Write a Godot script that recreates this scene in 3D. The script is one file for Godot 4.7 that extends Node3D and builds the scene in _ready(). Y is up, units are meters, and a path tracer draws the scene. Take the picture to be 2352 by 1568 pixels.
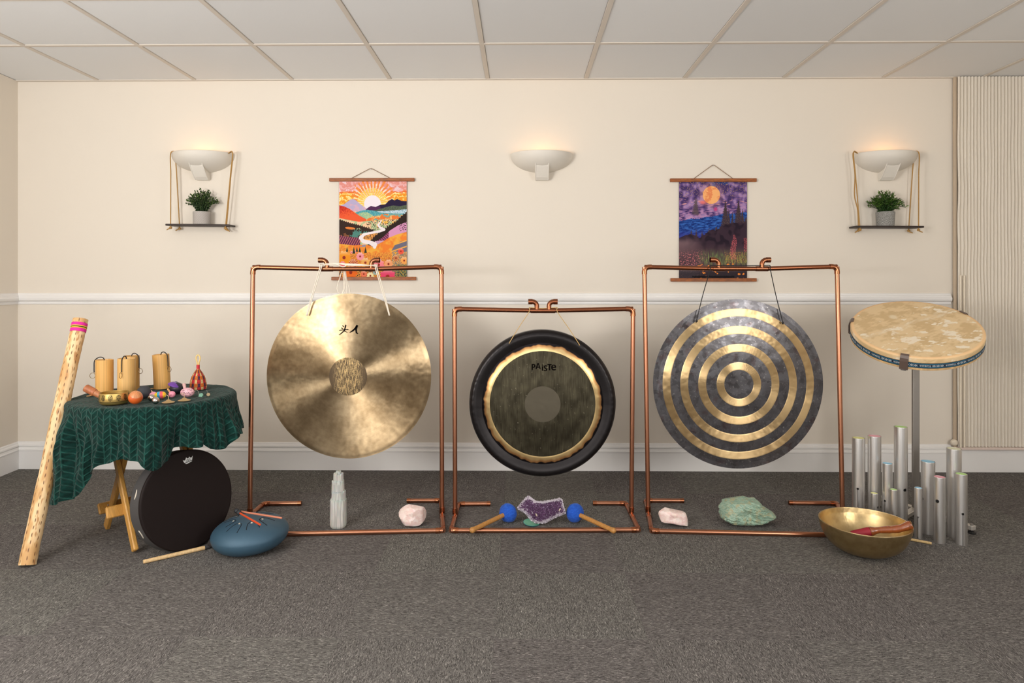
extends Node3D
# Room with three gongs on copper stands, a draped side table and other sound instruments before a cream wall.

const F := 1560.0          # focal length in pixels of the 2352 x 1568 frame
const EYE := 1.17
const WALL := -4.16
const CEIL := 2.39
const LEFT := -3.105
const RIGHT := 3.42
const FRONT := 4.4
const TABLE := 0.635
var cam_yaw := deg_to_rad(0.7)
var cam_basis := Basis(Vector3.UP, deg_to_rad(0.7))
var used := {}

# ---------------------------------------------------------------- mesh builder
class MB:
	var v := PackedVector3Array()
	var n := PackedVector3Array()
	var t := PackedVector2Array()
	var i := PackedInt32Array()
	var c := PackedColorArray()
	var tint := Color.WHITE
	var tinted := false
	var xf := Transform3D.IDENTITY
	func grid(p: PackedVector3Array, nr: int, nc: int, uv: PackedVector2Array, wrap := false, flip := false) -> void:
		var nn := PackedVector3Array()
		nn.resize(p.size())
		for r in nr - 1:
			for k in nc - 1:
				var a := r * nc + k
				var q := (p[a + nc + 1] - p[a]).cross(p[a + nc] - p[a + 1])
				nn[a] += q
				nn[a + 1] += q
				nn[a + nc] += q
				nn[a + nc + 1] += q
		for r in nr:
			if wrap:
				var s := nn[r * nc] + nn[r * nc + nc - 1]
				nn[r * nc] = s
				nn[r * nc + nc - 1] = s
			if p[r * nc].distance_squared_to(p[r * nc + nc / 2]) < 1e-14 and p[r * nc].distance_squared_to(p[r * nc + nc / 3]) < 1e-14:
				var s2 := Vector3.ZERO
				for k in nc:
					s2 += nn[r * nc + k]
				for k in nc:
					nn[r * nc + k] = s2
		var base := v.size()
		var sg := -1.0 if flip else 1.0
		for k in p.size():
			v.append(xf * p[k])
			n.append((xf.basis * (nn[k] * sg)).normalized())
			t.append(uv[k] if uv.size() > 0 else Vector2(0, 0))
			if tinted:
				c.append(tint)
		for r in nr - 1:
			for k in nc - 1:
				var a := base + r * nc + k
				var b := a + 1
				var d := a + nc
				var e := a + nc + 1
				if flip:
					i.append_array(PackedInt32Array([a, b, e, a, e, d]))
				else:
					i.append_array(PackedInt32Array([a, e, b, a, d, e]))
	func poly(p: PackedVector3Array, nrm: Vector3, uv := PackedVector2Array()) -> void:
		var base := v.size()
		for k in p.size():
			v.append(xf * p[k])
			n.append((xf.basis * nrm).normalized())
			t.append(uv[k] if uv.size() > 0 else Vector2(p[k].x, -p[k].y))
			if tinted:
				c.append(tint)
		var cc := (p[1] - p[0]).cross(p[2] - p[0]).dot(nrm) < 0.0
		for k in range(1, p.size() - 1):
			if cc:
				i.append_array(PackedInt32Array([base, base + k, base + k + 1]))
			else:
				i.append_array(PackedInt32Array([base, base + k + 1, base + k]))
	func box(s: Vector3, at := Vector3.ZERO, b := 0.001, turn := Basis.IDENTITY) -> void:
		var old := xf
		xf = xf * Transform3D(turn, at)
		var h := s * 0.5
		b = minf(b, minf(h.x, minf(h.y, h.z)) * 0.98)
		var ax := [Vector3.RIGHT, Vector3.UP, Vector3.BACK]
		for k in 3:
			var u: Vector3 = ax[(k + 1) % 3]
			var w: Vector3 = ax[(k + 2) % 3]
			var o: Vector3 = ax[k]
			var hu := h.dot(u) - b
			var hw := h.dot(w) - b
			for sg: float in [-1.0, 1.0]:
				var ctr: Vector3 = o * h.dot(o) * sg
				var pp := PackedVector3Array([ctr - u * hu - w * hw, ctr + u * hu - w * hw, ctr + u * hu + w * hw, ctr - u * hu + w * hw])
				poly(pp, o * sg, PackedVector2Array([Vector2(-hu, -hw), Vector2(hu, -hw), Vector2(hu, hw), Vector2(-hu, hw)]))
			if b > 0.0:
				for su: float in [-1.0, 1.0]:
					for sw: float in [-1.0, 1.0]:
						var ho := h.dot(o) - b
						var p1: Vector3 = u * (hu + b) * su + w * hw * sw
						var p2: Vector3 = u * hu * su + w * (hw + b) * sw
						poly(PackedVector3Array([p1 - o * ho, p1 + o * ho, p2 + o * ho, p2 - o * ho]), (u * su + w * sw).normalized(), PackedVector2Array([Vector2(-ho, 0), Vector2(ho, 0), Vector2(ho, b), Vector2(-ho, b)]))
		if b > 0.0:
			for sx: float in [-1.0, 1.0]:
				for sy: float in [-1.0, 1.0]:
					for sz: float in [-1.0, 1.0]:
						var s3 := Vector3(sx, sy, sz)
						poly(PackedVector3Array([Vector3(h.x, h.y - b, h.z - b) * s3, Vector3(h.x - b, h.y, h.z - b) * s3, Vector3(h.x - b, h.y - b, h.z) * s3]), s3.normalized())
		xf = old
	# profile of (radius, height) from the bottom of the axis outwards and up
	func lathe(prof: PackedVector2Array, segs := 48, a0 := 0.0, a1 := TAU, uscale := 1.0, sharp := 0.75) -> void:
		var start := 0
		var total := 0.0
		for k in range(1, prof.size()):
			var cut := k == prof.size() - 1
			if not cut:
				var d1 := (prof[k] - prof[k - 1]).normalized()
				var d2 := (prof[k + 1] - prof[k]).normalized()
				cut = d1.dot(d2) < sharp
			if cut:
				var p := PackedVector3Array()
				var uv := PackedVector2Array()
				var run := 0.0
				for r in range(start, k + 1):
					if r > start:
						run += prof[r].distance_to(prof[r - 1])
					for s in segs + 1:
						var a := lerpf(a0, a1, float(s) / segs)
						p.append(Vector3(prof[r].x * cos(a), prof[r].y, -prof[r].x * sin(a)))
						uv.append(Vector2(uscale * float(s) / segs, -total - run))
				grid(p, k - start + 1, segs + 1, uv, absf(a1 - a0 - TAU) < 1e-5)
				total += run
				start = k
	# a round bar along a path; rad holds one radius, or one for each point
	func tube(path: PackedVector3Array, rad: PackedFloat32Array, segs := 12, caps := true, squash := 1.0, up0 := Vector3.ZERO) -> void:
		var m := path.size()
		var p := PackedVector3Array()
		var uv := PackedVector2Array()
		var tan0 := (path[1] - path[0]).normalized()
		var side := up0 if up0 != Vector3.ZERO else (Vector3.UP if absf(tan0.y) < 0.9 else Vector3.RIGHT)
		side = (side - tan0 * side.dot(tan0)).normalized()
		var run := 0.0
		var ends := []
		for k in m:
			var tg := (path[mini(k + 1, m - 1)] - path[maxi(k - 1, 0)]).normalized()
			side = (side - tg * side.dot(tg)).normalized()
			var other := tg.cross(side)
			var rr := rad[mini(k, rad.size() - 1)]
			if k > 0:
				run += path[k].distance_to(path[k - 1])
			var ring := PackedVector3Array()
			for s in segs + 1:
				var a := TAU * s / segs
				ring.append(path[k] + (side * cos(a) + other * sin(a) * squash) * rr)
				uv.append(Vector2(float(s) / segs, run))
			p.append_array(ring)
			if k == 0 or k == m - 1:
				ends.append([ring, tg * (-1.0 if k == 0 else 1.0)])
		grid(p, m, segs + 1, uv, true, false)
		if caps:
			for e in ends:
				var ring: PackedVector3Array = e[0]
				ring.remove_at(segs)
				if ring[0].distance_to(ring[segs / 2]) > 1e-5:
					poly(ring, e[1])
	# ellipsoid
	func ball(at: Vector3, r: Vector3, nu := 32, nv := 20, turn := Basis.IDENTITY) -> void:
		var p := PackedVector3Array()
		var uv := PackedVector2Array()
		for a in nv + 1:
			var la := -PI / 2 + PI * a / nv
			for b in nu + 1:
				var lo := TAU * b / nu
				p.append(at + turn * (Vector3(cos(la) * cos(lo), sin(la), -cos(la) * sin(lo)) * r))
				uv.append(Vector2(float(b) / nu, 1.0 - float(a) / nv))
		grid(p, nv + 1, nu + 1, uv, true)
	# flat outline in x, y given thickness along z
	func prism(o: PackedVector2Array, z0: float, z1: float, smooth := false) -> void:
		var tri := Geometry2D.triangulate_polygon(o)
		for zz: float in [z0, z1]:
			var sg := -1.0 if zz == z0 else 1.0
			for k in range(0, tri.size(), 3):
				var a := o[tri[k]]
				var b := o[tri[k + 1]]
				var d := o[tri[k + 2]]
				poly(PackedVector3Array([Vector3(a.x, a.y, zz), Vector3(b.x, b.y, zz), Vector3(d.x, d.y, zz)]), Vector3(0, 0, sg))
		var cw := Geometry2D.is_polygon_clockwise(o)
		var m := o.size()
		if smooth:
			var p := PackedVector3Array()
			var uv := PackedVector2Array()
			for zz: float in [z0, z1]:
				for k in m + 1:
					p.append(Vector3(o[k % m].x, o[k % m].y, zz))
					uv.append(Vector2(float(k) / m, zz))
			grid(p, 2, m + 1, uv, true, cw)
		else:
			for k in m:
				var a := o[k]
				var b := o[(k + 1) % m]
				var nr := Vector3((b - a).y, -(b - a).x, 0) * (-1.0 if cw else 1.0)
				poly(PackedVector3Array([Vector3(a.x, a.y, z0), Vector3(b.x, b.y, z0), Vector3(b.x, b.y, z1), Vector3(a.x, a.y, z1)]), nr.normalized())
	func mesh() -> ArrayMesh:
		var arr := []
		arr.resize(Mesh.ARRAY_MAX)
		arr[Mesh.ARRAY_VERTEX] = v
		arr[Mesh.ARRAY_NORMAL] = n
		arr[Mesh.ARRAY_TEX_UV] = t
		arr[Mesh.ARRAY_INDEX] = i
		if tinted:
			arr[Mesh.ARRAY_COLOR] = c
		var am := ArrayMesh.new()
		am.add_surface_from_arrays(Mesh.PRIMITIVE_TRIANGLES, arr)
		return am

# ---------------------------------------------------------------- scene helpers
func numbered(called: String) -> String:
	var k: int = used.get(called, 0)
	used[called] = k + 1
	return called if k == 0 else "%s_%03d" % [called, k]

func thing(called: String, label: String, category: String, at := Vector3.ZERO, group := "", turn := Basis.IDENTITY) -> Node3D:
	var o := Node3D.new()
	o.name = numbered(called)
	add_child(o, true)
	o.transform = Transform3D(turn, at)
	o.set_meta("label", label)
	o.set_meta("category", category)
	if group != "":
		o.set_meta("group", group)
	return o

func part(called: String, m, mt: Material, parent: Node3D, label := "") -> MeshInstance3D:
	var o := MeshInstance3D.new()
	o.name = called
	o.mesh = m.mesh() if m is MB else m
	o.material_override = null
	for k in o.mesh.get_surface_count():
		o.set_surface_override_material(k, mt)
	parent.add_child(o, true)
	if label != "":
		o.set_meta("label", label)
	return o

func solo(called: String, m, mt: Material, label: String, category: String, at := Vector3.ZERO, group := "", turn := Basis.IDENTITY) -> MeshInstance3D:
	var o := part(numbered(called), m, mt, self, label)
	o.transform = Transform3D(turn, at)
	o.set_meta("category", category)
	if group != "":
		o.set_meta("group", group)
	return o

func struct(called: String, m, mt: Material, label: String, category := "room") -> MeshInstance3D:
	var o := part(called, m, mt, self, label)
	o.set_meta("kind", "structure")
	o.set_meta("category", category)
	return o

# the point seen at pixel (x, y) at that depth, and the point of a level plane seen there
func at(x: float, y: float, d: float) -> Vector3:
	return Vector3(0, EYE, 0) + cam_basis * Vector3((x - 1176.0) / F * d, -(y - 640.0) / F * d, -d)

func ground(x: float, y: float, h := 0.0) -> Vector3:
	return at(x, y, (EYE - h) * F / (y - 640.0))

func on_wall(x: float, y: float, out := 0.0) -> Vector3:
	var ray := cam_basis * Vector3((x - 1176.0) / F, -(y - 640.0) / F, -1.0)
	return Vector3(0, EYE, 0) + ray * ((WALL + out) / ray.z)

func spline(pts: PackedVector3Array, steps := 6) -> PackedVector3Array:
	var o := PackedVector3Array()
	var m := pts.size()
	for k in m - 1:
		for s in steps:
			o.append(pts[k].cubic_interpolate(pts[k + 1], pts[maxi(k - 1, 0)], pts[mini(k + 2, m - 1)], float(s) / steps))
	o.append(pts[m - 1])
	return o

func straight(a: Vector3, b: Vector3, n := 1) -> PackedVector3Array:
	var o := PackedVector3Array()
	for k in n + 1:
		o.append(a.lerp(b, float(k) / n))
	return o

func rod(a: Vector3, b: Vector3, r: float, segs := 12, r2 := -1.0) -> MB:
	var m := MB.new()
	m.tube(PackedVector3Array([a, b]), PackedFloat32Array([r, r if r2 < 0 else r2]), segs)
	return m

func bent(a: Vector3, corner: Vector3, b: Vector3, r: float, reach: float) -> MB:
	# an elbow fitting around a corner
	var m := MB.new()
	var u := corner + (a - corner).normalized() * reach
	var w := corner + (b - corner).normalized() * reach
	var path := PackedVector3Array()
	var e := 0.42
	path.append(u)
	var u2 := corner + (u - corner) * 0.72
	var w2 := corner + (w - corner) * 0.72
	path.append(u2)
	for k in range(1, 8):
		var q := k / 8.0
		path.append(u2.lerp(corner.lerp((u2 + w2) * 0.5, 0.12 * e), q).lerp(corner.lerp(w2, q), q))
	path.append(w2)
	path.append(w)
	m.tube(path, PackedFloat32Array([r]), 16)
	return m

func aim(y_axis: Vector3, hint := Vector3.BACK) -> Basis:
	var y := y_axis.normalized()
	var x := y.cross(hint)
	if x.length() < 1e-4:
		x = y.cross(Vector3.RIGHT)
	x = x.normalized()
	return Basis(x, y, x.cross(y))

func aim_z(z_axis: Vector3, roll := 0.0) -> Basis:
	var z := z_axis.normalized()
	var x := Vector3.UP.cross(z).normalized()
	return Basis(x, z.cross(x), z) * Basis(Vector3.BACK, roll)

# ---------------------------------------------------------------- materials
func mat(col: Color, rough := 0.6, metal := 0.0) -> StandardMaterial3D:
	var m := StandardMaterial3D.new()
	m.albedo_color = col
	m.roughness = rough
	m.metallic = metal
	m.metallic_specular = 0.5
	return m

func tex(w: int, h: int, fn: Callable) -> ImageTexture:
	var b := PackedByteArray()
	b.resize(w * h * 3)
	var k := 0
	for y in h:
		for x in w:
			var c: Color = fn.call(x, y)
			b[k] = int(clampf(c.r, 0, 1) * 255.0)
			b[k + 1] = int(clampf(c.g, 0, 1) * 255.0)
			b[k + 2] = int(clampf(c.b, 0, 1) * 255.0)
			k += 3
	return ImageTexture.create_from_image(Image.create_from_data(w, h, false, Image.FORMAT_RGB8, b))

func noise(freq: float, seed_: int, oct := 4, kind := FastNoiseLite.TYPE_SIMPLEX_SMOOTH) -> FastNoiseLite:
	var f := FastNoiseLite.new()
	f.noise_type = kind
	f.frequency = freq
	f.seed = seed_
	f.fractal_type = FastNoiseLite.FRACTAL_FBM
	f.fractal_octaves = oct
	return f

func planar(m: StandardMaterial3D, scale_: Vector3, off := Vector3.ZERO) -> StandardMaterial3D:
	m.uv1_triplanar = true
	m.uv1_scale = scale_
	m.uv1_offset = off
	m.uv1_triplanar_sharpness = 4.0
	return m

func ss(a: float, b: float, x: float) -> float:
	return smoothstep(a, b, x)

func c8(r: float, g: float, b: float) -> Color:
	return Color(r / 255.0, g / 255.0, b / 255.0)

# ---------------------------------------------------------------- scene
func _ready() -> void:
	# camera, light and exposure
	var cam := Camera3D.new()
	cam.name = "camera"
	add_child(cam)
	cam.transform = Transform3D(cam_basis, Vector3(0, EYE, 0))
	var near := 0.05
	cam.set_frustum(near * 1568.0 / F, Vector2(0, -144.0 / F * near), near, 60.0)
	cam.current = true
	var env := Environment.new()
	env.background_mode = Environment.BG_COLOR
	env.background_color = Color(0.02, 0.02, 0.02)
	env.tonemap_mode = Environment.TONE_MAPPER_LINEAR
	env.tonemap_exposure = 0.94
	env.sdfgi_enabled = true
	env.ssao_enabled = true
	env.ssil_enabled = true
	var we := WorldEnvironment.new()
	we.name = "environment"
	we.environment = env
	add_child(we)
	# two large soft lamps in the room, either side of where the picture was taken from
	area_lamp("soft_lamp", Vector3(-2.44, 1.36, 0.1), Vector3(0.9, 0.9, -4.0), Vector2(0.9, 1.1), 4.9, Color(1.0, 0.985, 0.965))
	area_lamp("soft_lamp_001", Vector3(2.2, 1.36, 0.3), Vector3(-0.7, 0.9, -4.0), Vector2(0.9, 1.1), 4.9, Color(1.0, 0.985, 0.965))
	# a weaker low one by the camera
	area_lamp("soft_lamp_002", Vector3(0.1, 0.72, 0.7), Vector3(0.1, 0.6, -4.0), Vector2(0.8, 0.7), 2.4, Color(1.0, 0.985, 0.965))
	# a lamp bounced off the ceiling above the camera
	area_lamp("bounce_lamp", Vector3(-2.1, 1.25, 0.3), Vector3(-2.0, 2.39, 0.0), Vector2(0.8, 0.8), 13.0, Color(1.0, 0.995, 0.99))

	make_materials()
	build_room()
	build_wall_things()
	build_stands_and_gongs()
	build_table()
	build_table_things()
	build_floor_left()
	build_minerals()
	build_floor_right()

func area_lamp(called: String, p: Vector3, to: Vector3, size: Vector2, energy: float, col: Color) -> void:
	var l := AreaLight3D.new()
	l.name = called
	l.area_size = size
	l.area_range = 20.0
	l.light_color = col
	l.light_energy = energy
	l.shadow_enabled = true
	add_child(l)
	var up := Vector3.UP if absf((to - p).normalized().y) < 0.9 else Vector3.FORWARD
	l.look_at_from_position(p, to, up)

var M := {}

func make_materials() -> void:
	M.wall = mat(c8(233, 224, 211), 0.85)
	M.wall.metallic_specular = 0.25
	M.trim = mat(c8(240, 238, 236), 0.5)
	M.tile = mat(c8(234, 235, 236), 0.9)
	M.tile.metallic_specular = 0.2
	M.grid = mat(c8(214, 205, 194), 0.6)
	M.back_room = mat(c8(66, 58, 50), 0.9)
	# carpet pile: thousands of short pale and dark flecks running along x
	var rng := RandomNumberGenerator.new()
	rng.seed = 77
	var buf := PackedFloat32Array()
	buf.resize(512 * 512)
	buf.fill(0.30)
	for k in 30000:
		var x := rng.randf() * 512.0
		var y := rng.randf() * 512.0
		var ln := rng.randf_range(4.0, 13.0)
		var sl := rng.randf_range(-0.22, 0.22)
		var val := 0.30 + rng.randfn(0.0, 0.2)
		for s in int(ln):
			var q := (int(y + sl * s) % 512) * 512 + int(x + s) % 512
			buf[q] = lerpf(buf[q], val, 0.8)
			if rng.randf() < 0.45:
				q = ((int(y + sl * s) + 1) % 512) * 512 + int(x + s) % 512
				buf[q] = lerpf(buf[q], val, 0.5)
	var patch := noise(0.012, 16, 2)
	var ctex := tex(512, 512, func(x, y):
		var k: float = clampf(buf[y * 512 + x] + 0.02 * patch.get_noise_2d(x, y), 0.03, 0.95)
		return Color(0.198 + 0.68 * k, 0.19 + 0.665 * k, 0.188 + 0.65 * k))
	M.carpet = mat(Color.WHITE, 0.95)
	M.carpet.albedo_texture = ctex
	M.carpet.metallic_specular = 0.15
	M.copper = mat(c8(182, 126, 98), 0.31, 1.0)
	M.copper_rail = mat(c8(146, 90, 63), 0.27, 1.0)
	M.brass = mat(c8(205, 170, 110), 0.3, 1.0)
	M.black = mat(c8(22, 21, 21), 0.55)
	M.steel = mat(c8(170, 168, 166), 0.38, 0.9)

# ---------------------------------------------------------------- room
func sheet(m: MB, a: Vector3, b: Vector3, h0: float, h1: float, thick: float) -> void:
	# an upright slab on the line a-b, thickness away to the right of that line
	var d := (b - a).normalized()
	var away := Vector3(-d.z, 0, d.x) * thick
	var c := (a + b) * 0.5 + away * 0.5
	m.box(Vector3(a.distance_to(b), h1 - h0, absf(thick)), Vector3(c.x, (h0 + h1) * 0.5, c.z), 0.0, Basis(Vector3.UP, atan2(-d.z, d.x)))

func moulding(prof: PackedVector2Array, a: Vector3, b: Vector3, m: MB) -> void:
	# profile (out, height) swept from a to b; out is to the left of the line a-b seen from above
	var d := (b - a).normalized()
	var out := Vector3(-d.z, 0, d.x)
	for k in prof.size() - 1:
		var p0 := prof[k]
		var p1 := prof[k + 1]
		var q := PackedVector3Array([a + out * p0.x + Vector3.UP * p0.y, b + out * p0.x + Vector3.UP * p0.y, b + out * p1.x + Vector3.UP * p1.y, a + out * p1.x + Vector3.UP * p1.y])
		var e := p1 - p0
		var nr := out * e.y + Vector3.UP * -e.x
		m.poly(q, nr.normalized())

func build_room() -> void:
	var m := MB.new()
	var bl := Vector3(LEFT, 0, WALL)
	var fl := Vector3(LEFT + 0.055 * (FRONT - WALL), 0, FRONT)
	m.box(Vector3(RIGHT - LEFT + 0.4, CEIL, 0.12), Vector3((LEFT + RIGHT) * 0.5, CEIL * 0.5, WALL - 0.06), 0.0)
	struct("wall_back", m, M.wall, "plain cream painted wall behind the gongs", "wall")
	m = MB.new()
	sheet(m, bl, fl, 0.0, CEIL, 0.12)
	struct("wall_left", m, M.wall, "cream painted side wall at the left edge", "wall")
	m = MB.new()
	m.box(Vector3(0.12, CEIL, FRONT - WALL), Vector3(RIGHT + 0.06, CEIL * 0.5, (FRONT + WALL) * 0.5), 0.0)
	struct("wall_right", m, M.wall, "side wall beyond the pleated blind, out of the picture", "wall")
	m = MB.new()
	m.box(Vector3(RIGHT - LEFT + 0.4, CEIL, 0.12), Vector3((LEFT + RIGHT) * 0.5, CEIL * 0.5, FRONT + 0.06), 0.0)
	struct("wall_front", m, M.back_room, "end wall behind the camera", "wall")
	# floor slab with loose-laid carpet tiles
	m = MB.new()
	m.box(Vector3(RIGHT - LEFT + 0.4, 0.1, FRONT - WALL + 0.2), Vector3((LEFT + RIGHT) * 0.5, -0.058, (FRONT + WALL) * 0.5), 0.0)
	var fm: StandardMaterial3D = M.carpet.duplicate()
	fm.albedo_color = Color(0.8, 0.8, 0.8)
	planar(fm, Vector3(2, 2, 2))
	var fl_node := struct("floor", m, fm, "dark grey flecked carpet tile floor", "floor")
	var ct := MB.new()
	var hs := 0.2499
	var uvq := PackedVector2Array([Vector2(0, 0), Vector2(1, 0), Vector2(1, 1), Vector2(0, 1)])
	var b := 0.0005
	ct.poly(PackedVector3Array([Vector3(-hs + b, 0, -hs + b), Vector3(hs - b, 0, -hs + b), Vector3(hs - b, 0, hs - b), Vector3(-hs + b, 0, hs - b)]), Vector3.UP, uvq)
	for s in 4:
		var r := Basis(Vector3.UP, s * PI / 2)
		ct.poly(PackedVector3Array([r * Vector3(-hs + b, 0, hs - b), r * Vector3(hs - b, 0, hs - b), r * Vector3(hs, -b, hs), r * Vector3(-hs, -b, hs)]), r * Vector3(0, 1, 1).normalized(), PackedVector2Array([Vector2(0, 0), Vector2(1, 0), Vector2(1, 0.003), Vector2(0, 0.003)]))
		ct.poly(PackedVector3Array([r * Vector3(-hs, -b, hs), r * Vector3(hs, -b, hs), r * Vector3(hs, -0.008, hs), r * Vector3(-hs, -0.008, hs)]), r * Vector3(0, 0, 1), PackedVector2Array([Vector2(0, 0), Vector2(1, 0), Vector2(1, 0.01), Vector2(0, 0.01)]))
	var ctm := ct.mesh()
	var rng := RandomNumberGenerator.new()
	rng.seed = 5
	var tones := []
	for k in 5:
		var tm: StandardMaterial3D = M.carpet.duplicate()
		var tv := 0.98 + 0.01 * k
		tm.albedo_color = Color(tv, tv * (0.99 + 0.004 * k), tv * 0.985)
		tm.uv1_offset = Vector3(0.17 * k, 0.31 * k, 0)
		tones.append(tm)
	for row in range(0, 9):
		for col in range(-7, 8):
			var cx := -0.085 + 0.25 + 0.5 * col
			var cz := -4.46 + 0.5 * row
			var o := part("carpet_tile", ctm, tones[rng.randi() % 5], fl_node)
			var odd := (row + col) % 2 == 0
			o.transform = Transform3D(Basis(Vector3.UP, (PI / 2 if odd else 0.0) + (PI if rng.randf() < 0.5 else 0.0)), Vector3(cx, 0, cz))
	# suspended ceiling: slab, tiles in a grid of bars
	m = MB.new()
	m.box(Vector3(RIGHT - LEFT + 0.4, 0.1, FRONT - WALL + 0.2), Vector3((LEFT + RIGHT) * 0.5, CEIL + 0.07, (FRONT + WALL) * 0.5), 0.0)
	var ce := struct("ceiling", m, M.tile, "suspended ceiling of pale grey square tiles", "ceiling")
	var tm2 := MB.new()
	tm2.box(Vector3(0.574, 0.014, 0.574), Vector3.ZERO, 0.0015)
	var tmesh := tm2.mesh()
	var xs := []
	for k in range(-5, 7):
		xs.append(-0.2 + 0.6 * k)
	var zs := []
	for k in range(0, 15):
		zs.append(-3.53 + 0.585 * k)
	var ctone := []
	for k in 3:
		var tv := 1.0 - 0.012 * k
		var mm: StandardMaterial3D = M.tile.duplicate()
		mm.albedo_color = M.tile.albedo_color * Color(tv, tv, tv)
		ctone.append(mm)
	for zi in range(-1, 14):
		for x: float in xs:
			var z0: float = WALL if zi < 0 else zs[zi]
			var z1: float = zs[zi + 1]
			var o := part("ceiling_tile", tmesh, ctone[rng.randi() % 3], ce)
			o.transform = Transform3D(Basis.from_scale(Vector3(1, 1, (z1 - z0 - 0.026) / 0.574)), Vector3(x + 0.3, CEIL + 0.007 + 0.003, (z0 + z1) * 0.5))
	for x: float in xs:
		m = MB.new()
		m.box(Vector3(0.024, 0.012, FRONT - WALL), Vector3(x, CEIL + 0.0045, (FRONT + WALL) * 0.5), 0.0008)
		part("grid_bar", m, M.grid, ce)
	for z: float in zs:
		m = MB.new()
		m.box(Vector3(RIGHT - LEFT, 0.012, 0.024), Vector3((LEFT + RIGHT) * 0.5, CEIL + 0.0042, z), 0.0008)
		part("grid_bar", m, M.grid, ce)
	m = MB.new()
	m.box(Vector3(RIGHT - LEFT, 0.014, 0.02), Vector3((LEFT + RIGHT) * 0.5, CEIL + 0.003, WALL + 0.01), 0.001)
	part("wall_angle", m, M.grid, ce)
	# skirting and chair rail
	var base_prof := PackedVector2Array([Vector2(0.02, 0.0), Vector2(0.02, 0.112), Vector2(0.023, 0.114), Vector2(0.023, 0.120), Vector2(0.018, 0.123), Vector2(0.016, 0.134), Vector2(0.011, 0.137), Vector2(0.018, 0.140), Vector2(0.017, 0.148), Vector2(0.009, 0.154), Vector2(0.007, 0.162), Vector2(0.0, 0.166)])
	var rail_prof := PackedVector2Array([Vector2(0.0, 1.012), Vector2(0.007, 1.014), Vector2(0.009, 1.022), Vector2(0.006, 1.029), Vector2(0.012, 1.031), Vector2(0.021, 1.038), Vector2(0.024, 1.050), Vector2(0.020, 1.058), Vector2(0.015, 1.061), Vector2(0.014, 1.068), Vector2(0.008, 1.072), Vector2(0.006, 1.080), Vector2(0.0, 1.082)])
	var end_x := on_wall(2205, 1050).x
	m = MB.new()
	moulding(base_prof, Vector3(LEFT, 0, WALL), Vector3(end_x - 0.06, 0, WALL), m)
	struct("baseboard_back", m, M.trim, "tall white moulded skirting along the back wall", "skirting")
	m = MB.new()
	moulding(base_prof, fl, bl, m)
	struct("baseboard_left", m, M.trim, "white moulded skirting on the side wall at the left edge", "skirting")
	m = MB.new()
	moulding(rail_prof, Vector3(LEFT, 0, WALL), Vector3(end_x - 0.06, 0, WALL), m)
	struct("trim_1", m, M.trim, "white moulded chair rail running along the back wall", "chair rail")
	m = MB.new()
	moulding(rail_prof, fl, bl, m)
	struct("trim_2", m, M.trim, "white chair rail on the side wall at the left edge", "chair rail")
	# flat white panel below the blind
	m = MB.new()
	m.box(Vector3(RIGHT - end_x + 0.06, 0.138, 0.022), Vector3((RIGHT + end_x - 0.06) * 0.5, 0.069, WALL + 0.011), 0.002)
	struct("trim_3", m, M.trim, "flat white panel below the pleated blind", "skirting")
	# pleated blind filling the window bay beside the wall
	var bx := on_wall(2192, 600).x
	var bt := thing("pleated_blind", "cream vertically pleated blind hanging from ceiling beside the wall", "blind", Vector3(bx, 0.14, WALL + 0.02))
	m = MB.new()
	var p := PackedVector3Array()
	var uv := PackedVector2Array()
	var w := RIGHT - bx
	var per := 0.0202
	var per_n := int(w / per) * 10
	var sway := noise(2.2, 21, 2)
	var rows := 24
	for r in rows + 1:
		var y := lerpf(0.018, CEIL - 0.142, float(r) / rows)
		for k in per_n + 1:
			var x := float(k) / 10.0 * per
			var a := TAU * k / 10.0
			var sw := sway.get_noise_2d(x * 2.5, y * 0.9) * 0.007 * sin(PI * r / rows)
			p.append(Vector3(minf(x + sw, w), y, 0.012 + 0.0095 * (sin(a) if sin(a) < 0.0 else pow(sin(a), 0.5))))
			uv.append(Vector2(x, y))
	m.grid(p, rows + 1, per_n + 1, uv, false, false)
	var bmat := mat(c8(238, 230, 217), 0.8)
	bmat.backlight_enabled = true
	bmat.backlight = Color(0.2, 0.19, 0.17)
	var pl := part("pleats", m, bmat, bt)
	pl.set_meta("kind", "stuff")
	m = MB.new()
	m.box(Vector3(w, 0.016, 0.03), Vector3(w * 0.5, 0.008, 0.012), 0.003)
	part("bottom_rail", m, mat(c8(226, 208, 198), 0.5), bt)
	m = MB.new()
	m.box(Vector3(0.018, CEIL - 0.14, 0.012), Vector3(-0.008, (CEIL - 0.14) * 0.5, -0.002), 0.002)
	part("side_channel", m, mat(c8(196, 176, 152), 0.6), bt)
	for s in 2:
		m = rod(Vector3(0.004 + 0.022 * s, 0.02, 0.034), Vector3(0.004 + 0.022 * s, 1.05, 0.032), 0.0055, 10)
		part("cord", m, mat(c8(236, 224, 204), 0.6), bt)
	m = MB.new()
	m.xf = Transform3D(Basis(Vector3.RIGHT, PI / 2), Vector3(-0.026, 0.045, 0.02))
	m.lathe(PackedVector2Array([Vector2(0, -0.01), Vector2(0.017, -0.01), Vector2(0.019, -0.006), Vector2(0.019, 0.006), Vector2(0.016, 0.01), Vector2(0.008, 0.012), Vector2(0, 0.012)]), 24)
	part("cord_knob", m, mat(c8(232, 220, 200), 0.4), bt)

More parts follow.
